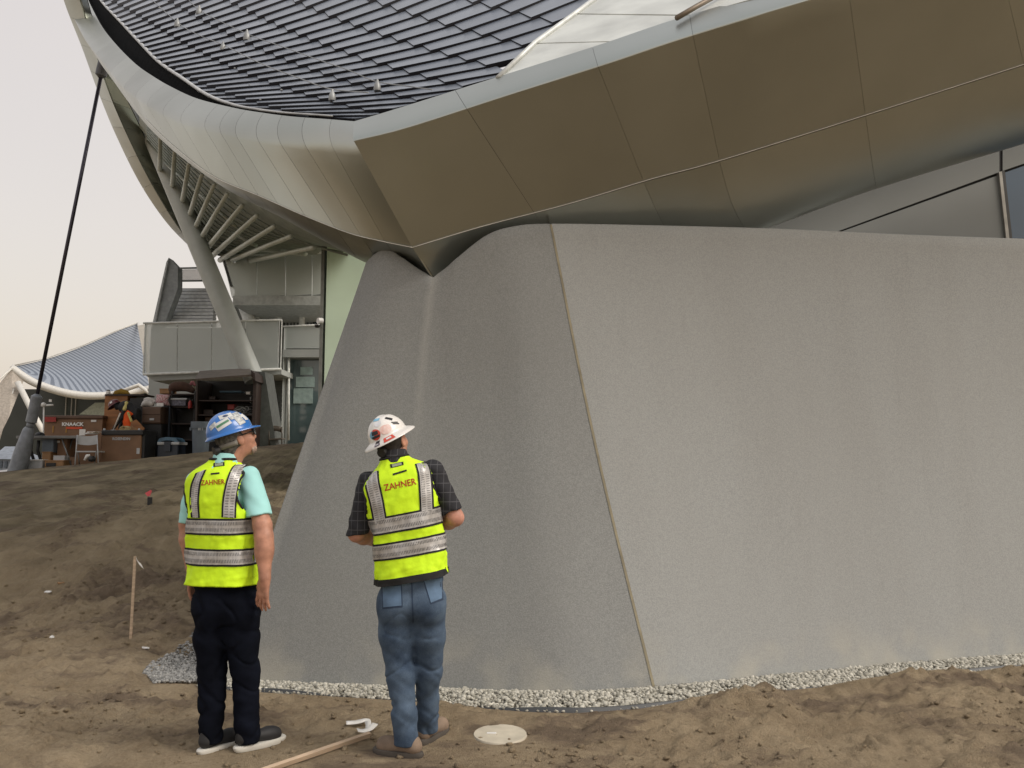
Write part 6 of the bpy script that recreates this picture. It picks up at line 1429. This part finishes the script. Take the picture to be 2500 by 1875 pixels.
def brim_sticker(az, w, f0, f1, m, off=.003):
    v = []
    for u in np.linspace(-w / 2, w / 2, 7):
        for f in (f0, f1):
            a = az + u / .15; z = np.interp(f, [0, .12, .5, 1.0], [0, -.006, -.014, -.027]) + off; v.append(np.array([(rx + bw * f) * math.cos(a), (ry + bw * f) * math.sin(a), z]) @ RKh.T + hat_c)
    mk('sticker', np.array(v), grid_faces(7, 2), m, hat, True)
brim_sticker(B_ + .28, .070, .12, .96, STR); brim_sticker(B_ + .28, .034, .36, .70, STW, .0045); brim_sticker(B_ - .26, .034, .10, .48, STK); brim_sticker(B_ - .26, .036, .56, .94, mat('purple_sticker', srgb(84, 62, 96), .5)); brim_sticker(B_ - .26, .022, .66, .84, STW, .0045)
MB().lathe([(.0,-.014),(.026,-.014),(.030,0),(.026,.014),(0,.014)], (0,0,0), 16, Matrix.Translation(Vector(L2(0,-.124,-.034))) @ Matrix(RK2.tolist()).to_4x4() @ Matrix.Rotation(PI / 2, 4, 'X')).build('ratchet_knob', M_BLK, hat, True, auto=40)

# ---------------- third worker, bent over the boxes in the background
D3 = 20.05; Q = lambda x, y, dy=0.0: W(*C5(x, y), D3 + dy); q0 = Q(1480, 1100); z3 = ground_at(334, D3)
w3 = empty('person', (q0[0], D3, z3), 'person in dark red helmet and orange vest bending over the tool boxes', 'person')
lo = np.minimum(Q(1150,540,-.5), Q(1600,1200,-.5)); hi = np.maximum(Q(1150,540,.5), Q(1600,540,.5)); lo[2] = z3; S = Sdf(lo, hi, .018)
hip = Q(1490,720); sh = Q(1360,640); hd = Q(1250,625)
S.cap(hip, sh, .15, .16, .06); S.ell(sh, (.16,.2,.15), None, .05); S.cap(sh, hd, .07, .07, .03); S.ell(hd, (.115,.09,.10), None, .02)
S.cap(hip, np.array([hip[0] + .05, D3 - .08, z3 + .5]), .10, .07, .04); S.cap(np.array([hip[0] + .05, D3 - .08, z3 + .5]), np.array([hip[0], D3 - .08, z3]), .07, .06, .03); S.cap(hip, np.array([hip[0] + .05, D3 + .12, z3 + .5]), .10, .07, .04); S.cap(np.array([hip[0] + .05, D3 + .12, z3 + .5]), np.array([hip[0], D3 + .12, z3]), .07, .06, .03)
S.cap(Q(1350,660,-.15), Q(1310,760,-.2), .06, .05, .03); S.cap(Q(1310,760,-.2), Q(1240,850,-.2), .048, .035, .03); S.cap(Q(1240,850,-.2), Q(1222,878,-.2), .04, .03, .02); S.cap(Q(1350,660,.15), Q(1330,770,.2), .06, .05, .03); S.cap(Q(1330,770,.2), Q(1290,860,.15), .048, .035, .03)
S.build('body', mat('dark_workwear', (.015,.015,.018), .8), w3)
M_OR = mat('orange_vest', srgb(236, 92, 28), .75, var=.1, scale=8)
S = Sdf(lo, hi, .018); S.cap(Q(1470,690), Q(1370,650), .165, .175, .05); S.cut(Q(1440,690), (.55,0,.85)); S.ell(Q(1370,780,-.16), (.10,.06,.20), None, .04); S.cap(Q(1340,700,-.15), Q(1400,830,-.15), .06, .05, .03); S.build('vest', M_OR, w3)
S = Sdf(lo, hi, .015); S.cap(Q(1365,595,-.10), Q(1345,660,-.19), .05, .045, .02); S.cap(Q(1385,700,-.22), Q(1420,790,-.22), .03, .03, .02); S.build('reflective_strap', mat('yellow_strap', srgb(210, 196, 120), .6), w3)
RW = rotm(math.radians(-90), math.radians(-35), 0); mh = mat('maroon_helmet', srgb(92, 34, 38), .35)
hat3, on3, st3 = helmet(Q(1235,612), RW, w3, mh, False, 1.0); st3(-PI / 2, 1.35, .2, .03, M_WHT); st3(PI, .5, .05, .05, M_WHT)
tool = empty('long_handled_tool', Q(1222,900,-.22), 'pale long-handled tool held by the bending worker', 'tool'); MB().tube([Q(1300,700,-.24), Q(1222,890,-.24)], .018, 8).build('handle', mat('pale_pole', srgb(206, 196, 186), .6), tool, True); MB().box((-.05,-.03,-.03), (.05,.03,.02), Matrix.Translation(Vector(Q(1222,890,-.24)))).build('tool_head', M_LGRY, tool)
